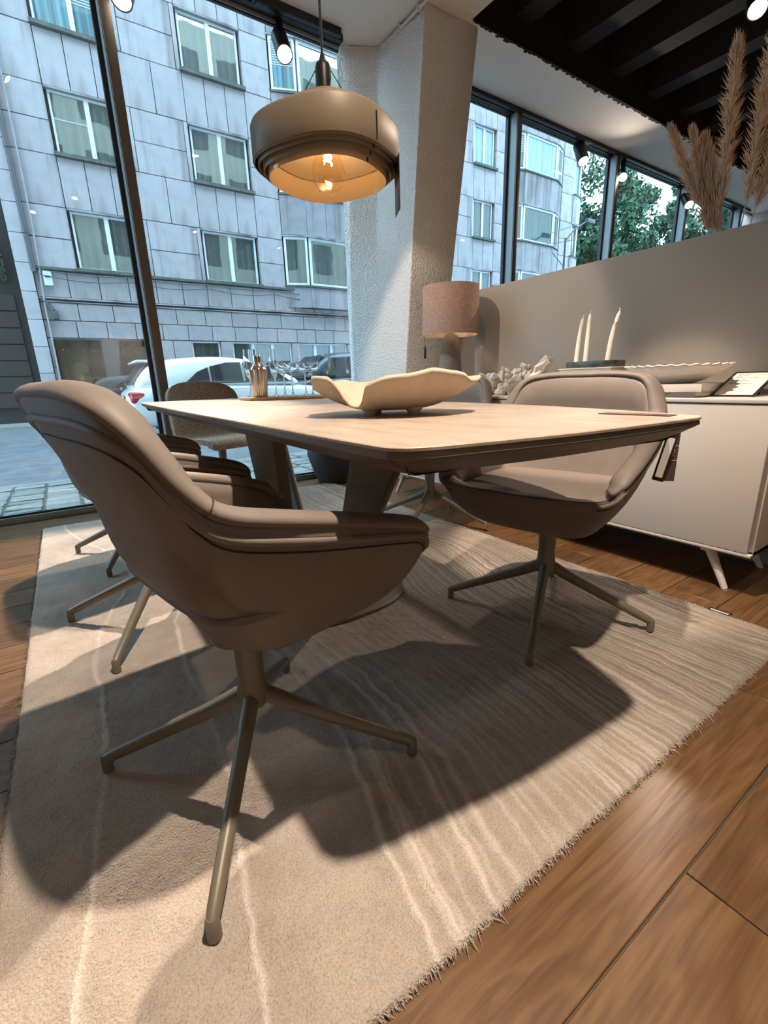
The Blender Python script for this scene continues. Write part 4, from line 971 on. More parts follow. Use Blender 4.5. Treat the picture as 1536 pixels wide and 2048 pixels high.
def rubber():
    t = thing('rubber_plant', 'broad leaved green plant showing one leaf above the partition', 'plant', (3.35, 1.62, 0))
    MB().lathe([(.12, 0), (.16, .34), (.165, .36), (.155, .36), (.15, .32), (.001, .315)], 28).build('pot', 'pot', t, smooth=40)
    MB().tube([(0, 0, .31), (.01, .01, .9), (0, 0, 1.45)], [.012, .010, .006], 8).build('stem', 'bark', t, smooth=60)
    for k, (z, a, e, ln) in enumerate(((.7, 2.0, .3, .24), (.85, 4.2, .3, .24), (1.0, .6, .35, .25), (1.12, 3.1, .3, .25), (1.28, -.95, .50, .30), (1.2, 5.3, .2, .22))):
        m = MB(); leaf_mesh(m, (0, 0, z), (math.cos(a), math.sin(a), e), (0, 0, 1), ln, .10, .05, 9, .25); m.build('leaf', 'leaf', t, smooth=60)
rubber()
def pampas():
    v = thing('floor_vase', 'tall dark floor vase hidden behind the partition, holding pampas grass', 'vase', (2.72, 1.09, 0))
    MB().lathe([(.09, 0), (.11, .02), (.13, .35), (.12, .8), (.085, 1.05), (.09, 1.12), (.08, 1.12), (.078, 1.05), (.001, .3)], 28).build('vase', 'pot', v, smooth=50)
    t = thing('pampas_grass', 'beige pampas grass plumes rising above the partition against the black ceiling', 'dried grass', (2.72, 1.09, .5))
    rnd = random.Random(21)
    # tip, foot of the plume, width  (world space)
    PL = [((2.66, 1.365, 1.93), (2.71, 1.155, 1.45), .034), ((2.70, 1.285, 1.90), (2.72, 1.14, 1.45), .032), ((2.74, 1.245, 1.87), (2.72, 1.13, 1.45), .034), ((2.72, 1.16, 2.19), (2.72, 1.13, 1.55), .042),
          ((2.72, 1.21, 1.80), (2.72, 1.12, 1.42), .03), ((2.72, 1.02, 2.20), (2.72, 1.03, 1.53), .045), ((2.78, .93, 2.02), (2.74, 1.00, 1.5), .04)]
    for tip, ft, wd in PL:
        o = Vector((2.72, 1.09, .5)); a = Vector(ft) - o; b = Vector(tip) - o; m = MB()
        st = [Vector((rnd.uniform(-.02, .02), rnd.uniform(-.02, .02), 0)), a * .55 + Vector((0, 0, .15)), a, a.lerp(b, .5) + Vector((0, 0, .01)), b]
        P = catmull([tuple(p) for p in st], 40, False); m.tube(P, list(np.linspace(.004, .0012, 40)), 5)
        m.build('stem', 'pampas', t, smooth=60)
        ax = (b - a).normalized(); s1 = ax.cross(Vector((1, 0, 0))).normalized(); s2 = ax.cross(s1); pm = MB()
        for k in range(1000):
            q = rnd.random() ** .9; i = 20 + q * 19; c = Vector(P[int(i)]).lerp(Vector(P[min(39, int(i) + 1)]), i % 1)
            env = wd * (math.sin(PI * min(1, q * .80 + .14)) ** .7) * rnd.uniform(.25, 1.45); an = rnd.uniform(0, 2 * PI)
            sd = s1 * math.cos(an) + s2 * math.sin(an); ln = .055 + .03 * rnd.random()
            e = c + ax * ln * .8 + sd * env + Vector((0, 0, -.008 * rnd.random()))
            mid = c + ax * ln * .35 + sd * env * .6
            pm.tube([tuple(c), tuple(mid), tuple(e)], [.0005, .0015, .0004], 3, (False, False))
        stuff(pm.build('plume', 'pampas', t))
pampas()

# ================================================================== STREET
FY = 16.5; FS = 1.375
def fx(x): return x * FS
def fz(z): return .82 + (z - .82) * FS
struct(box('ground', (-30, 3.98, -.6), (70, 60, -.10), 'asphalt'))
pv = struct(box('trim_30', (-30, 3.76, -.5), (70, 5.75, -.085), 'cobble_gap'))
rnd = random.Random(31)
me_c = []
for k in range(6):
    o = MB().box((-.118, -.056, -.02), (.118, .056, 0)).build('paving_sett', 'cobble', pv, bevel=.008, seg=2)
    for v in o.data.vertices: v.co += Vector((rnd.uniform(-.004, .004), rnd.uniform(-.003, .003), rnd.uniform(-.004, .004)))
    me_c.append(o.data); bpy.data.objects.remove(o)
for i in range(17):
    for j in range(16):
        o = bpy.data.objects.new('paving_sett', me_c[rnd.randrange(6)]); COL.objects.link(o); o.parent = pv
        o.location = (-1.45 + i * .262 + rnd.uniform(-.004, .004), 3.83 + j * .122, -.072 + rnd.uniform(-.006, .006)); o.rotation_euler = (rnd.uniform(-.02, .02), rnd.uniform(-.02, .02), rnd.uniform(-.02, .02) + PI * rnd.randrange(2))
cb_ = MB()
for i in range(48):
    for j in range(16):
        x = -1.45 + 17 * .262 + i * .262; cb_.box((x - .118, 3.774 + j * .122, -.09), (x + .118, 3.886 + j * .122, -.072 + rnd.uniform(-.005, .005)))
stuff(cb_.build('paving_far', 'cobble', pv))
struct(box('trim_31', (-30, 5.75, -.3), (70, 5.90, -.088), 'cobble'))
struct(box('trim_32', (-30, 14.9, -.3), (70, 16.7, -.02), 'cobble'))

# ---- the pale stone building across the street
bd = thing('stone_building', 'pale stone apartment building with bay windows across the street', 'building', (12, 17.2, -.1))
OB = Vector((12, 17.2, -.1))
def bbox(m, x0, x1, y0, y1, z0, z1): m.box((x0 - OB.x, y0 - OB.y, z0 - OB.z), (x1 - OB.x, y1 - OB.y, z1 - OB.z))
m = MB(); bbox(m, -.40, fx(16.9), 16.72, 17.6, -.05, fz(13)); m.build('wall_core', 'joint', bd)
slab_me = {}
def slab(x0, x1, z0, z1, mat='stone', y0=FY, dy=.22):
    g = .009; key = (round(x1 - x0, 3), round(z1 - z0, 3), mat, dy)
    if key not in slab_me:
        hx, hz = (x1 - x0) / 2 - g, (z1 - z0) / 2 - g
        o = MB().box((-hx, 0, -hz), (hx, dy, hz)).build('stone_slab', mat, bd, bevel=.006, seg=1); slab_me[key] = o.data
    else:
        o = bpy.data.objects.new('stone_slab', slab_me[key]); COL.objects.link(o); o.parent = bd
    o.location = Vector(((x0 + x1) / 2, y0 + rnd.uniform(-.004, .004), (z0 + z1) / 2)) - OB
def slabs(xa, xb, za, zb, nx, nz, mat='stone', off=0, y0=FY):
    """panels in the facade's own scale; off shifts every second course by half a panel"""
    for j in range(nz):
        z0 = za + (zb - za) * j / nz; z1 = za + (zb - za) * (j + 1) / nz
        cuts = list(np.linspace(xa, xb, nx + 1))
        if off and j % 2: cuts = [xa] + [(cuts[i] + cuts[i + 1]) / 2 for i in range(nx)] + [xb]
        for a, b in zip(cuts[:-1], cuts[1:]): slab(fx(a), fx(b), fz(z0), fz(z1), mat, y0)
LEV = [(3.20, 4.245), (5.205, 6.255), (7.23, 8.26), (9.24, 10.27), (11.25, 12.3)]
def win(xa, xb, za, zb, glass='fglass', blind=None, n=2, y=FY + .10, sill=True, T=None, fw=.05, open_=False):
    """one window: frame (part) with panes, sill and blind as sub-parts; xa..zb in metres"""
    c = Vector(((xa + xb) / 2, y, (za + zb) / 2)); hx, hz = (xb - xa) / 2, (zb - za) / 2
    f = MB().box((-hx, 0, -hz), (hx, .07, -hz + fw)).box((-hx, 0, hz - fw), (hx, .07, hz)).box((-hx, 0, -hz + fw), (-hx + fw, .07, hz - fw)).box((hx - fw, 0, -hz + fw), (hx, .07, hz - fw))
    xs_ = [-hx + (2 * hx) * k / n for k in range(n + 1)]
    for q in xs_[1:-1]: f.box((q - .055, -.01, -hz + fw), (q + .055, .07, hz - fw))
    o = f.build('window', 'win_frame', bd); o.location = c - OB
    if T is not None: o.rotation_euler = (0, 0, T)
    for k in range(n):
        a, b = xs_[k] + (.05 if k else fw), xs_[k + 1] - (.05 if k < n - 1 else fw)
        MB().box((a, .035, -hz + fw), (b, .05, hz - fw)).build('pane', glass, o)
        if blind and (blind[0] == 2 or blind[0] == k):
            bm_ = MB(); z = hz - fw - blind[1] * 2 * hz
            while z > -hz + fw + .02 + (1 - blind[2]) * 2 * hz:
                bm_.box((a, .026, z - .030), (b, .034, z)); z -= .062
            stuff(bm_.build('blind', 'blind', o))
    if sill:
        MB().box((-hx - .10, -.22, -hz - .085), (hx + .10, .10, -hz)).build('sill', 'sill', o)
        MB().box((-hx - .06, -.11, hz), (hx + .06, .06, hz + .05)).build('lintel_edge', 'stone_dirty', o)
    return o
TOPR = fz(12.9)
# columns of windows A, B, (one hidden), C
for ci, (xa, xb) in enumerate(((.79, 2.035), (3.33, 4.565), (9.30, 10.5), (11.86, 12.72))):
    for li, (s, h) in enumerate(LEV):
        gl = 'fglass'
        if li >= 2 and ci in (0, 3): gl = 'fglass_sky'
        if ci == 3 and li < 2: gl = 'fglass_dark'
        bl = None
        if ci == 0 and li == 2: bl = (2, .0, .55)
        if ci == 0 and li == 1: bl = (0, .38, .50)
        win(fx(xa), fx(xb), fz(s), fz(h), gl, bl)
        if li: slabs(xa - .05, xb + .05, LEV[li - 1][1] + .035, s - .06, 3 if ci < 3 else 2, 1, 'stone')
    slabs(xa - .05, xb + .05, LEV[-1][1] + .03, 12.9, 3, 1)
# piers
for pi, (xa, xb) in enumerate(((-.02, .74), (2.085, 3.28), (4.615, 5.25), (8.12, 9.25), (10.55, 11.81), (12.77, 13.35), (16.2, 16.9))):
    for li, (s, h) in enumerate(LEV):
        wide = xb - xa > .9
        if wide:
            slabs(xa, xa + .09, s - .05, h + .03, 1, 1); slabs(xb - .09, xb, s - .05, h + .03, 1, 1); slabs(xa + .09, xb - .09, s - .05, h + .03, 1, 2)
        else: slabs(xa, xb, s - .05, h + .03, 1, 2)
        zt = LEV[li + 1][0] - .05 if li < 4 else 12.9
        slabs(xa, xb, h + .03, zt, 2 if wide else 1, 1)
# ground floor band
MBc = MB(); bbox(MBc, fx(-.1), fx(8.2), FY - .10, FY + .2, fz(3.125), fz(3.175)); MBc.build('cornice', 'sill', bd)
MBc = MB(); bbox(MBc, fx(-.02), fx(8.2), FY - .05, FY + .2, fz(2.60), fz(2.625)); bbox(MBc, fx(-.02), fx(8.2), FY - .03, FY + .2, fz(2.54), fz(2.56)); MBc.build('string_course', 'stone_low', bd)
slabs(-.02, 8.2, 2.63, 3.12, 15, 1, 'stone_low'); slabs(-.02, 8.2, 2.20, 2.535, 13, 1, 'stone_low'); slabs(-.02, 8.2, 1.865, 2.20, 15, 1, 'stone_low')
slabs(8.2, 16.9, .1, 3.2, 14, 6, 'stone_low')
# shop and garage openings
slabs(-.02, .07, .12, 1.86, 1, 3, 'stone_low'); slabs(1.95, 2.76, .12, 1.86, 2, 3, 'stone_low'); slabs(3.44, 3.72, .12, 1.86, 1, 3, 'stone_low'); slabs(5.30, 5.48, .12, 1.86, 1, 3, 'stone_low'); slabs(7.0, 8.2, .12, 1.86, 2, 3, 'stone_low')
win(fx(2.77), fx(3.43), fz(.9), fz(1.86), 'fglass_dark', None, 1, sill=False); win(fx(3.73), fx(5.29), fz(.9), fz(1.86), 'fglass_dark', None, 3, sill=False); win(fx(5.49), fx(6.99), fz(.9), fz(1.86), 'fglass_dark', None, 3, sill=False)
slabs(2.77, 3.43, .12, .9, 1, 1, 'stone_low'); slabs(3.73, 5.29, .12, .9, 2, 1, 'stone_low'); slabs(5.49, 6.99, .12, .9, 2, 1, 'stone_low')
# shop window; a near black panel stands in for the unlit room
m = MB(); bbox(m, fx(.08), fx(1.95), 16.70, 16.72, -.05, fz(1.86)); o = m.build('shop_back', 'shop_dark', bd)
m = MB(); bbox(m, fx(.10), fx(.62), 16.68, 16.70, fz(.75), fz(1.85)); m.build('shop_panel', 'shop_tan', bd)
m = MB(); bbox(m, fx(.08), fx(1.95), 16.50, 16.70, fz(1.0), fz(1.03)); bbox(m, fx(.08), fx(1.95), 16.48, 16.56, -.05, fz(.5)); m.build('shop_shelf', 'black', bd)
m = MB(); bbox(m, fx(.07), fx(1.95), 16.455, 16.465, fz(.5), fz(1.86)); m.build('shop_pane', 'window_glass', bd)
ml = thing('lamp_reflection', 'tan dome shape standing in for a lamp reflection in the dark shop window', 'lamp', (fx(.46), 16.59, fz(1.03)))  # solid shape in place of a lamp reflected in the window glass
MB().lathe([(.06, 0), (.06, .02), (.05, .05), (.05, .18)], 20).build('base', 'shop_tan', ml, smooth=40)
MB().lathe([(.20, .18), (.21, .22), (.20, .36), (.16, .45), (.08, .50), (.001, .51)], 28, T=Matrix.Diagonal((1, .42, 1, 1))).build('shade', 'shop_tan', ml, smooth=50)

# bays
def bay(xj0, xc0, xc1, xj1, yb, front, zb):
    def face(p, q, za, zb_, nx, mat):
        p, q = Vector(p), Vector(q); d = q - p; ln = d.length; ang = math.atan2(d.y, d.x)
        for k in range(nx):
            a, b = ln * k / nx, ln * (k + 1) / nx; g = .006
            o = MB().box((a + g, 0, za + g), (b - g, .10, zb_ - g)).build('stone_slab', mat, bd, bevel=.006, seg=1)
            o.location = Vector((p.x, p.y, 0)) - Vector((OB.x, OB.y, OB.z)); o.rotation_euler = (0, 0, ang)
    m = MB(); m.prism([(x - OB.x, y - OB.y) for x, y in ((xj0 + .06, FY + .3), (xc0 + .02, yb + .08), (xc1 - .02, yb + .08), (xj1 - .06, FY + .3))], zb - OB.z, TOPR - OB.z); m.build('bay_core', 'joint', bd)
    lv = [(4.17, 5.69), (7.0, 8.45), (9.84, 11.24), (12.6, 14.0)]
    cor = [(xj0, FY), (xc0, yb), (xc1, yb), (xj1, FY)]
    for i, (s, h) in enumerate(lv):
        z0 = zb if i == 0 else lv[i - 1][1] + .06
        for j in range(3): face(cor[j], cor[j + 1], z0, s - .06, (1, 3, 1)[j], 'stone_dirty')
        for z, hh, out, mt in ((s - .06, .06, .06, 'sill'), (h, .05, .05, 'stone_dirty')):
            m = MB(); m.prism([(x - OB.x, y - OB.y) for x, y in ((xj0 - out, FY), (xc0 - out * .6, yb - out), (xc1 + out * .6, yb - out), (xj1 + out, FY), (xj1, FY + .2), (xj0, FY + .2))], z - OB.z, z + hh - OB.z); m.build('bay_ledge', mt, bd)
        gl = front[i]
        for j in range(3):
            p, q = Vector(cor[j]), Vector(cor[j + 1]); d = q - p; c = (p + q) / 2; ang = math.atan2(d.y, d.x)
            nrm = Vector((-math.sin(ang), math.cos(ang)))
            o = win(c.x - d.length / 2 + .04, c.x + d.length / 2 - .04, s, h, gl if j == 1 else 'fglass_sky' if i == 2 else 'fglass', (0, 0, .6) if j == 0 and i == 2 else None, 1, y=0, sill=False, fw=.075)
            o.location = Vector((c.x + nrm.x * .02, c.y + nrm.y * .02, (s + h) / 2)) - OB; o.rotation_euler = (0, 0, ang)
    for j in range(3): face(cor[j], cor[j + 1], lv[-1][1] + .06, TOPR, (1, 3, 1)[j], 'stone_dirty')
bay(7.22, 8.05, 10.30, 11.15, 16.2, ('fglass', 'fglass', 'fglass', 'fglass_sky'), 3.43)
bay(18.36, 19.17, 21.44, 22.25, 16.2, ('fglass_dark', 'fglass_dark', 'fglass_sky', 'fglass_sky'), 3.43)
# rounded corner at the far end
def arc(r, z0, z1, name, mat, cx=23.2, cy=18.3, n=14):
    o_ = [(cx + r * math.sin(q), cy - r * math.cos(q)) for q in np.linspace(0, PI * .6, n)]; i_ = [(cx + (r - .3) * math.sin(q), cy - (r - .3) * math.cos(q)) for q in np.linspace(0, PI * .6, n)]
    m = MB(); m.prism([(x - OB.x, y - OB.y) for x, y in o_ + i_[::-1]], z0 - OB.z, z1 - OB.z); return m.build(name, mat, bd, smooth=40)
LZ = [(fz(s), fz(h)) for s, h in LEV]
arc(1.82, -.05, LZ[0][0], 'corner_band', 'stone_low')
for i, (s, h) in enumerate(LZ):
    arc(1.90, s - .07, s, 'corner_sill', 'sill'); arc(1.70, s, h, 'corner_glazing', 'fglass_sky' if i >= 2 else 'fglass'); arc(1.86, h, (LZ[i + 1][0] - .07) if i < 4 else TOPR, 'corner_band', 'stone')
    for q in (.03, .5, 1.0): 
        m = MB(); x, y = 23.2 + 1.74 * math.sin(q), 18.3 - 1.74 * math.cos(q); m.box((x - .05 - OB.x, y - .05 - OB.y, s - OB.z), (x + .05 - OB.x, y + .05 - OB.y, h - OB.z)); m.build('corner_mullion', 'win_frame', bd)
m = MB(); bbox(m, fx(16.9), 23.3, FY + .02, FY + .3, -.05, TOPR); m.build('end_pier', 'stone', bd)

# pilaster, drainpipe, dark neighbour
ps = thing('pilaster', 'cream painted party wall strip at the left end of the stone building', 'wall', (fx(-.15), 16.5, -.1))
for k in range(24):
    MB().box((-.17, -.12, .01 + k * .7), (.17, .2, .70 + k * .7)).build('stone_block', 'stone', ps, bevel=.008, seg=1)
dp = thing('drainpipe', 'dark metal drainpipe running down the left edge of the stone building', 'pipe', (fx(-.005), 16.38, 3.9))
MB().tube([(0, 0, 13), (0, 0, .05), (.02, 0, 0)], .055, 12).build('pipe', 'grey_metal', dp, smooth=60)
for k in range(5): MB().lathe([(.055, 0), (.068, .01), (.068, .13), (.055, .14)], 14, (0, 0, .9 + k * 1.9)).build('collar', 'grey_metal', dp, smooth=40)
wp = thing('conduit', 'thin pale conduit beside the drainpipe on the stone building', 'pipe', (fx(.06), 16.42, 0))
MB().tube([(.12, 0, 9), (.09, 0, 5), (0, 0, 3.0), (-.02, 0, .3)], .022, 8).build('pipe', 'stone', wp, smooth=60)
nb = thing('dark_building', 'dark building with boarded front at the left edge', 'building', (fx(-.33) - 6, 16.8, -.1))
MB().box((-6, -.2, 0), (6.08, .6, 16)).build('wall', 'dark_facade', nb)
for k in range(7):
    for j in range(5): MB().box((5.9 - (j + 1) * .9 + .01, -.26, .5 + k * .42), (5.9 - j * .9 - .01, -.2, .5 + k * .42 + .39)).build('board', 'dark_slat', nb, bevel=.006, seg=1)
iv = MB(); rv = random.Random(5)
for k in range(1500):
    x, z = 5.8 - rv.random() * 3, 3.7 + rv.random() * .9; s = .06; iv.add([(x, -.3, z), (x + s, -.36 - .05 * rv.random(), z + .02), (x + s * .4, -.34, z + s * 1.2)], [(0, 1, 2)])
stuff(iv.build('ivy', 'foliage_d', nb))
cc = thing('security_camera', 'small grey security camera on an angled arm on the stone facade', 'camera', (fx(.20), 16.46, fz(2.28)))
MB().tube([(-.25, 0, .45), (-.02, -.05, .12)], .05, 8).build('arm', 'grey_metal', cc, smooth=40)
MB().box((-.06, -.16, -.10), (.07, .03, .10)).build('body', 'grey_metal', cc, bevel=.015); MB().lathe([(.04, 0), (.035, -.03), (.001, -.03)], 14, (0, -.07, -.10)).build('lens', 'black', cc, smooth=40)
ab = thing('alarm_box', 'small white alarm box under the cornice at the left of the stone building', 'box', (fx(.20), 16.44, fz(2.96)))
MB().box((-.10, -.06, -.18), (.10, .06, .18)).build('cover', 'win_frame', ab, bevel=.02); MB().box((-.06, -.066, .02), (.06, -.058, .07)).build('badge', 'car_dark', ab)
wr = thing('facade_cable', 'thin cables strung along the cornice of the stone building', 'cable', (fx(0), 16.36, fz(3.1)))
for k, (dz, sag) in enumerate(((0, .05), (-.12, .10), (-.75, .03))):
    MB().tube([(.1 + 11 * u, -.01, dz - sag * math.sin(PI * ((u * 5) % 1)) - .05 * u) for u in np.linspace(0, 1, 60)], .012, 5).build('cable', 'grey_metal', wr, smooth=60)
sl = thing('street_lamp', 'thin street lamp pole with a bracket arm in front of the rounded corner', 'street lamp', (20.75, 15.0, -.02))
MB().tube([(0, 0, 0), (0, 0, 7.0)], [.07, .045], 10).build('pole', 'grey_metal', sl, smooth=60)
MB().tube([(0, 0, 6.9), (.7, 0, 7.5), (1.6, 0, 7.95)], [.04, .04, .03], 8).build('arm', 'grey_metal', sl, smooth=60); MB().box((1.5, -.10, 7.86), (2.1, .10, 8.05)).build('head', 'grey_metal', sl, bevel=.03)
for a, b in (((-1.0, 0, 7.1), (.9, 0, 7.7)), ((-1.3, 0, 6.6), (.6, 0, 7.0)), ((-.9, 0, 6.3), (0, 0, 5.8))): MB().tube([a, b], .018, 6).build('bracket', 'grey_metal', sl)

# ---- cars
def wheel(t, x, y, r=.33):
    s = -1 if y < 0 else 1; T = Matrix.Translation((x, y, r)) @ Matrix.Rotation(PI / 2 * -s, 4, 'X')
    tyre = MB().lathe([(r * .66, -.02), (r * .97, -.0), (r, .04), (r, .18), (r * .9, .21), (r * .6, .2)], 28, T=T @ Matrix.Translation((0, 0, -.2 + .02)) ).build('tyre', 'tyre', t, smooth=40)
    m = MB(); m.lathe([(r * .66, -.0), (r * .60, .005), (.07, .012), (.001, .014)], 24, T=T); 
    for k in range(5): m.box((-.03, .05, .0), (.03, r * .62, .03), T=T @ Matrix.Rotation(2 * PI * k / 5, 4, 'Z'))
    m.build('rim', 'alloy', tyre, smooth=30)
def loft_car(t, stations, name, mat, subs=1):
    rings = []
    for x, zs, hw in stations:          # zs: sill, mid, belt, top ; hw: half widths at those heights
        pts = [(hw[i], zs[i]) for i in range(len(zs))]
        rings.append([(x, y, z) for y, z in pts] + [(x, -y, z) for y, z in pts[::-1]])
    return MB().loft(rings).build(name, mat, t, smooth=60, bevel=0, subsurf=subs)
def hatchback():
    t = thing('white_hatchback', 'white hatchback car parked outside with its tail to the left', 'car', (.93, 9.9, -.10))
    lo = []
    for x, b, hwk, sl_ in ((.0, .70, .84, .42), (.03, .88, .87, .30), (.20, .98, .89, .24), (.7, 1.0, .90, .2), (2.0, .96, .90, .2), (3.1, .93, .90, .2), (3.35, .92, .89, .2), (3.9, .85, .86, .22), (4.25, .72, .80, .28), (4.34, .58, .70, .36)):
        lo.append((x, (sl_, sl_ + .08, (sl_ + b) / 2 + .05, b - .09, b), (hwk * .90, hwk * .985, hwk, hwk * .975, hwk * .90)))
    loft_car(t, lo, 'body', 'car_white')
    up = []
    for x, z, hw in ((.12, .97, .74), (.30, 1.22, .68), (.45, 1.37, .63), (.9, 1.45, .62), (1.6, 1.485, .62), (2.1, 1.46, .62), (2.6, 1.35, .63), (3.0, 1.15, .67), (3.3, .95, .74)):
        up.append((x, (.90, .96, z - .06 if z > 1.05 else .965, z), (.80, .79, hw + .035, hw * .86)))
    loft_car(t, up, 'roof', 'car_white')
    for s in (1, -1):
        # side glazing follows the tumblehome of the cabin
        def sp(x, z): return (x, s * (.80 - (z - .95) * .30), z)
        for nm, pl in (('side_window', [(.98, 1.0), (1.40, 1.0), (1.40, 1.26), (1.20, 1.18)]), ('side_window', [(1.44, 1.0), (2.02, 1.0), (2.02, 1.35), (1.75, 1.345), (1.44, 1.275)]), ('side_window', [(2.08, 1.0), (2.95, 1.0), (2.62, 1.26), (2.40, 1.32), (2.08, 1.35)])):
            a = [sp(x, z) for x, z in pl]; b = [(p[0], p[1] + s * .012, p[2]) for p in a]; q = [(p[0], p[1] - s * .10, p[2]) for p in a]
            MB().loft([q, b]).build(nm, 'car_glass', t)
        MB().box((.9, s * .865 - .02, .975), (3.0, s * .865 + .02, .99)).build('belt_trim', 'black', t)
        MB().box((.035, s * .70 - .17, .64), (.30, s * .70 + .185, .86)).build('tail_light', 'tail', t, bevel=.05, seg=3)
        MB().box((.028, s * .70 - .13, .70), (.31, s * .70 + .19, .745)).build('light_strip', 'tail_clear', t, bevel=.01)
        MB().tube([(1.62, s * .905, .86), (1.70, s * .925, .868), (1.84, s * .905, .865)], .015, 8).build('door_handle', 'car_white', t, smooth=60)
        for x in (.85, 3.45): wheel(t, x, s * .90)
    MB().loft([[(.14, .60, .98), (.14, -.60, .98), (.43, -.52, 1.36), (.43, .52, 1.36)], [(.095, .62, 1.0), (.095, -.62, 1.0), (.38, -.54, 1.365), (.38, .54, 1.365)]]).build('rear_window', 'car_glass', t)
    MB().box((.24, -.58, 1.355), (.72, .58, 1.40)).build('spoiler', 'car_white', t, bevel=.02)
    MB().box((-.015, -.27, .66), (.03, .27, .78)).build('number_plate', 'paper', t, bevel=.004)
    MB().box((-.006, -.285, .645), (.02, .285, .795)).build('plate_surround', 'black', t, bevel=.004)
    text_obj('plate_text', '1 NF 55', .095, 'ink', t, Matrix.Translation((-.018, 0, .72)) @ Matrix.Rotation(R(-90), 4, 'Z') @ Matrix.Rotation(R(90), 4, 'X'))
    MB().tube([(.13, .1, 1.0), (.06, -.05, 1.02), (.12, -.3, 1.04)], .014, 6).build('wiper', 'black', t, smooth=60)
    MB().box((-.01, -.03, .90), (.02, .03, .95)).build('emblem', 'alloy', t, bevel=.01)
hatchback()
def van():
    t = thing('blue_grey_van', 'dark blue grey van parked across the street behind the white car', 'van', (5.35, 13.6, -.10))
    lo = []
    for x, b, hw, sl_ in ((0, .75, .80, .35), (.12, .95, .88, .28), (.8, 1.08, .94, .24), (1.4, 1.10, .95, .22), (4.6, 1.12, .95, .22), (4.85, 1.08, .93, .28), (4.9, .9, .88, .4)):
        lo.append((x, (sl_, sl_ + .1, (sl_ + b) / 2, b - .08, b), (hw * .92, hw * .99, hw, hw * .99, hw * .95)))
    loft_car(t, lo, 'body', 'car_dark')
    up = []
    for x, z, hw in ((.62, 1.12, .82), (1.0, 1.45, .76), (1.35, 1.72, .72), (1.8, 1.84, .72), (3.2, 1.88, .72), (4.5, 1.86, .72), (4.82, 1.74, .74), (4.88, 1.2, .84)):
        up.append((x, (1.05, 1.10, max(z - .08, 1.11), z), (.90, .895, hw + .05, hw * .88)))
    loft_car(t, up, 'roof', 'car_dark')
    for s in (1, -1):
        def sp(x, z): return (x, s * (.90 - (z - 1.1) * .20), z)
        for pl in ([(1.12, 1.15), (1.95, 1.15), (1.95, 1.66), (1.50, 1.64)], [(2.08, 1.15), (3.35, 1.15), (3.35, 1.68), (2.08, 1.67)], [(3.47, 1.15), (4.65, 1.15), (4.55, 1.66), (3.47, 1.68)]):
            a = [sp(x, z) for x, z in pl]; MB().loft([[(p[0], p[1] - s * .10, p[2]) for p in a], [(p[0], p[1] + s * .014, p[2]) for p in a]]).build('side_window', 'car_glass', t)
        MB().box((.02, s * .62 - .18, .72), (.30, s * .62 + .2, .90)).build('headlight', 'tail_clear', t, bevel=.04)
        MB().box((1.1, s * 1.02 - .06, 1.12), (1.25, s * 1.02 + .08, 1.28)).build('mirror', 'car_dark', t, bevel=.03)
        for x in (.95, 4.0): wheel(t, x, s * .95, .34)
    MB().loft([[(.70, .72, 1.12), (.70, -.72, 1.12), (1.38, -.62, 1.70), (1.38, .62, 1.70)], [(.63, .74, 1.14), (.63, -.74, 1.14), (1.31, -.64, 1.73), (1.31, .64, 1.73)]]).build('windscreen', 'car_glass', t)
    MB().box((-.02, -.6, .45), (.05, .6, .62)).build('grille', 'black', t, bevel=.02)
van()

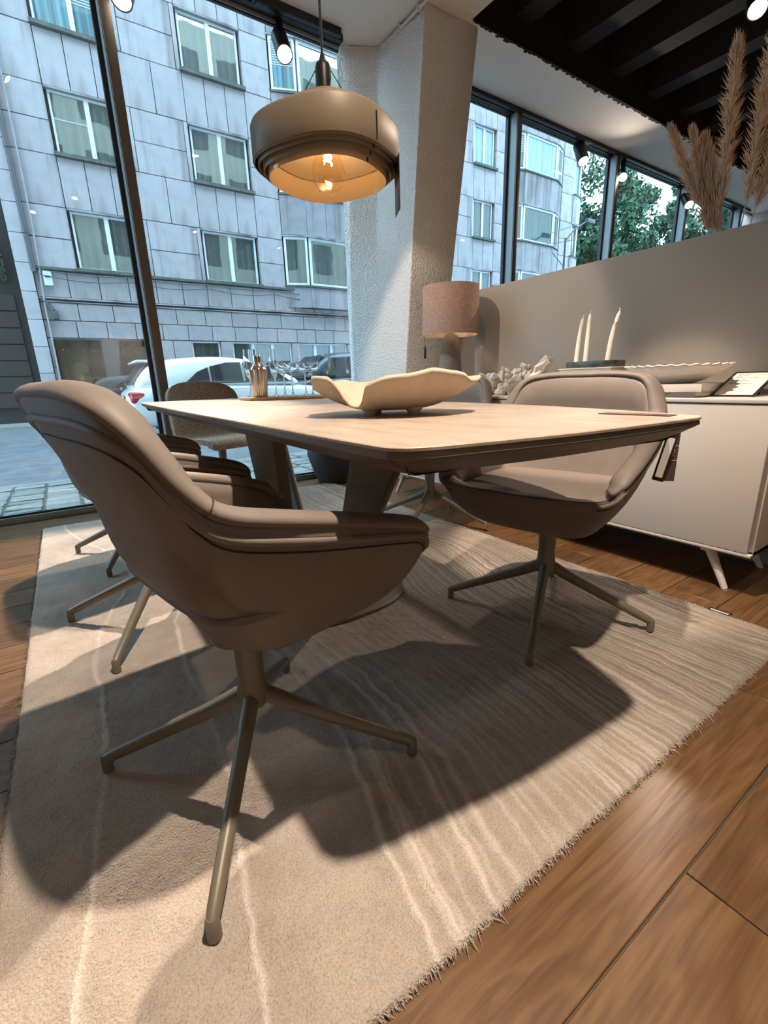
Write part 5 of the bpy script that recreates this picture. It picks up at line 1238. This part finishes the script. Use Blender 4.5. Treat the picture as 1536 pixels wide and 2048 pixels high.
# ---- trees beyond the corner
def tree(x, y, h, rx, seed, label, mat, nleaf=15000, ls=.44):
    t = thing('tree', label, 'tree', (x, y, -.1), 0, 'trees at the end of the street'); rg = np.random.default_rng(seed); rr = random.Random(seed)
    MB().tube([(0, 0, 0), (.1, 0, h * .3), (0, .1, h * .62)], [.28, .22, .10], 10).build('trunk', 'bark', t, smooth=60)
    m = MB()
    for k in range(7):
        a = rr.uniform(0, 2 * PI); z0 = h * rr.uniform(.25, .5); m.tube([(.05, 0, z0), (math.cos(a) * rx * .35, math.sin(a) * rx * .35, z0 + h * .15), (math.cos(a) * rx * .75, math.sin(a) * rx * .75, z0 + h * .32)], [.11, .08, .03], 7)
    m.build('branches', 'bark', t, smooth=60)
    nb_ = 60; cs = []
    for k in range(nb_):
        d = rg.normal(size=3); d /= np.linalg.norm(d); q = rg.random() ** .4; cs.append((d * np.array([rx, rx, h * .40]) * q + np.array([0, 0, h * .60]), rg.uniform(.5, 1.1) * rx * .30))
    V = np.zeros((nleaf * 4, 3)); 
    for k in range(nleaf):
        c, r_ = cs[rg.integers(nb_)]; d = rg.normal(size=3); d /= np.linalg.norm(d); p = c + d * r_ * rg.random() ** .4
        u = rg.normal(size=3); u /= np.linalg.norm(u); w_ = np.cross(u, d); w_ /= np.linalg.norm(w_) + 1e-9; s = ls * rg.uniform(.5, 1.0)
        V[k * 4:k * 4 + 4] = [p - u * s * .5, p + w_ * s * .28, p + u * s * .5, p - w_ * s * .28]
    me = bpy.data.meshes.new('foliage'); me.from_pydata(V.tolist(), [], [(4 * k, 4 * k + 1, 4 * k + 2, 4 * k + 3) for k in range(nleaf)]); me.materials.append(MAT[mat])
    o = bpy.data.objects.new('foliage', me); COL.objects.link(o); o.parent = t; o['kind'] = 'stuff'
tree(30.5, 20.5, 14.5, 3.6, 1, 'tall street tree just right of the rounded building corner', 'foliage')
tree(37.6, 18.8, 13.5, 3.8, 2, 'street tree framed by the middle pane of the right hand windows', 'foliage', 17000)
tree(45.0, 21.0, 15.0, 4.2, 3, 'street tree behind the rightmost visible window pane', 'foliage_d')
tree(38.5, 27.5, 15.0, 4.6, 4, 'dark street tree in the second row behind the rounded corner', 'foliage_d')
tree(36.5, 12.2, 12.5, 3.4, 5, 'street tree seen low behind the pampas grass', 'foliage_d')
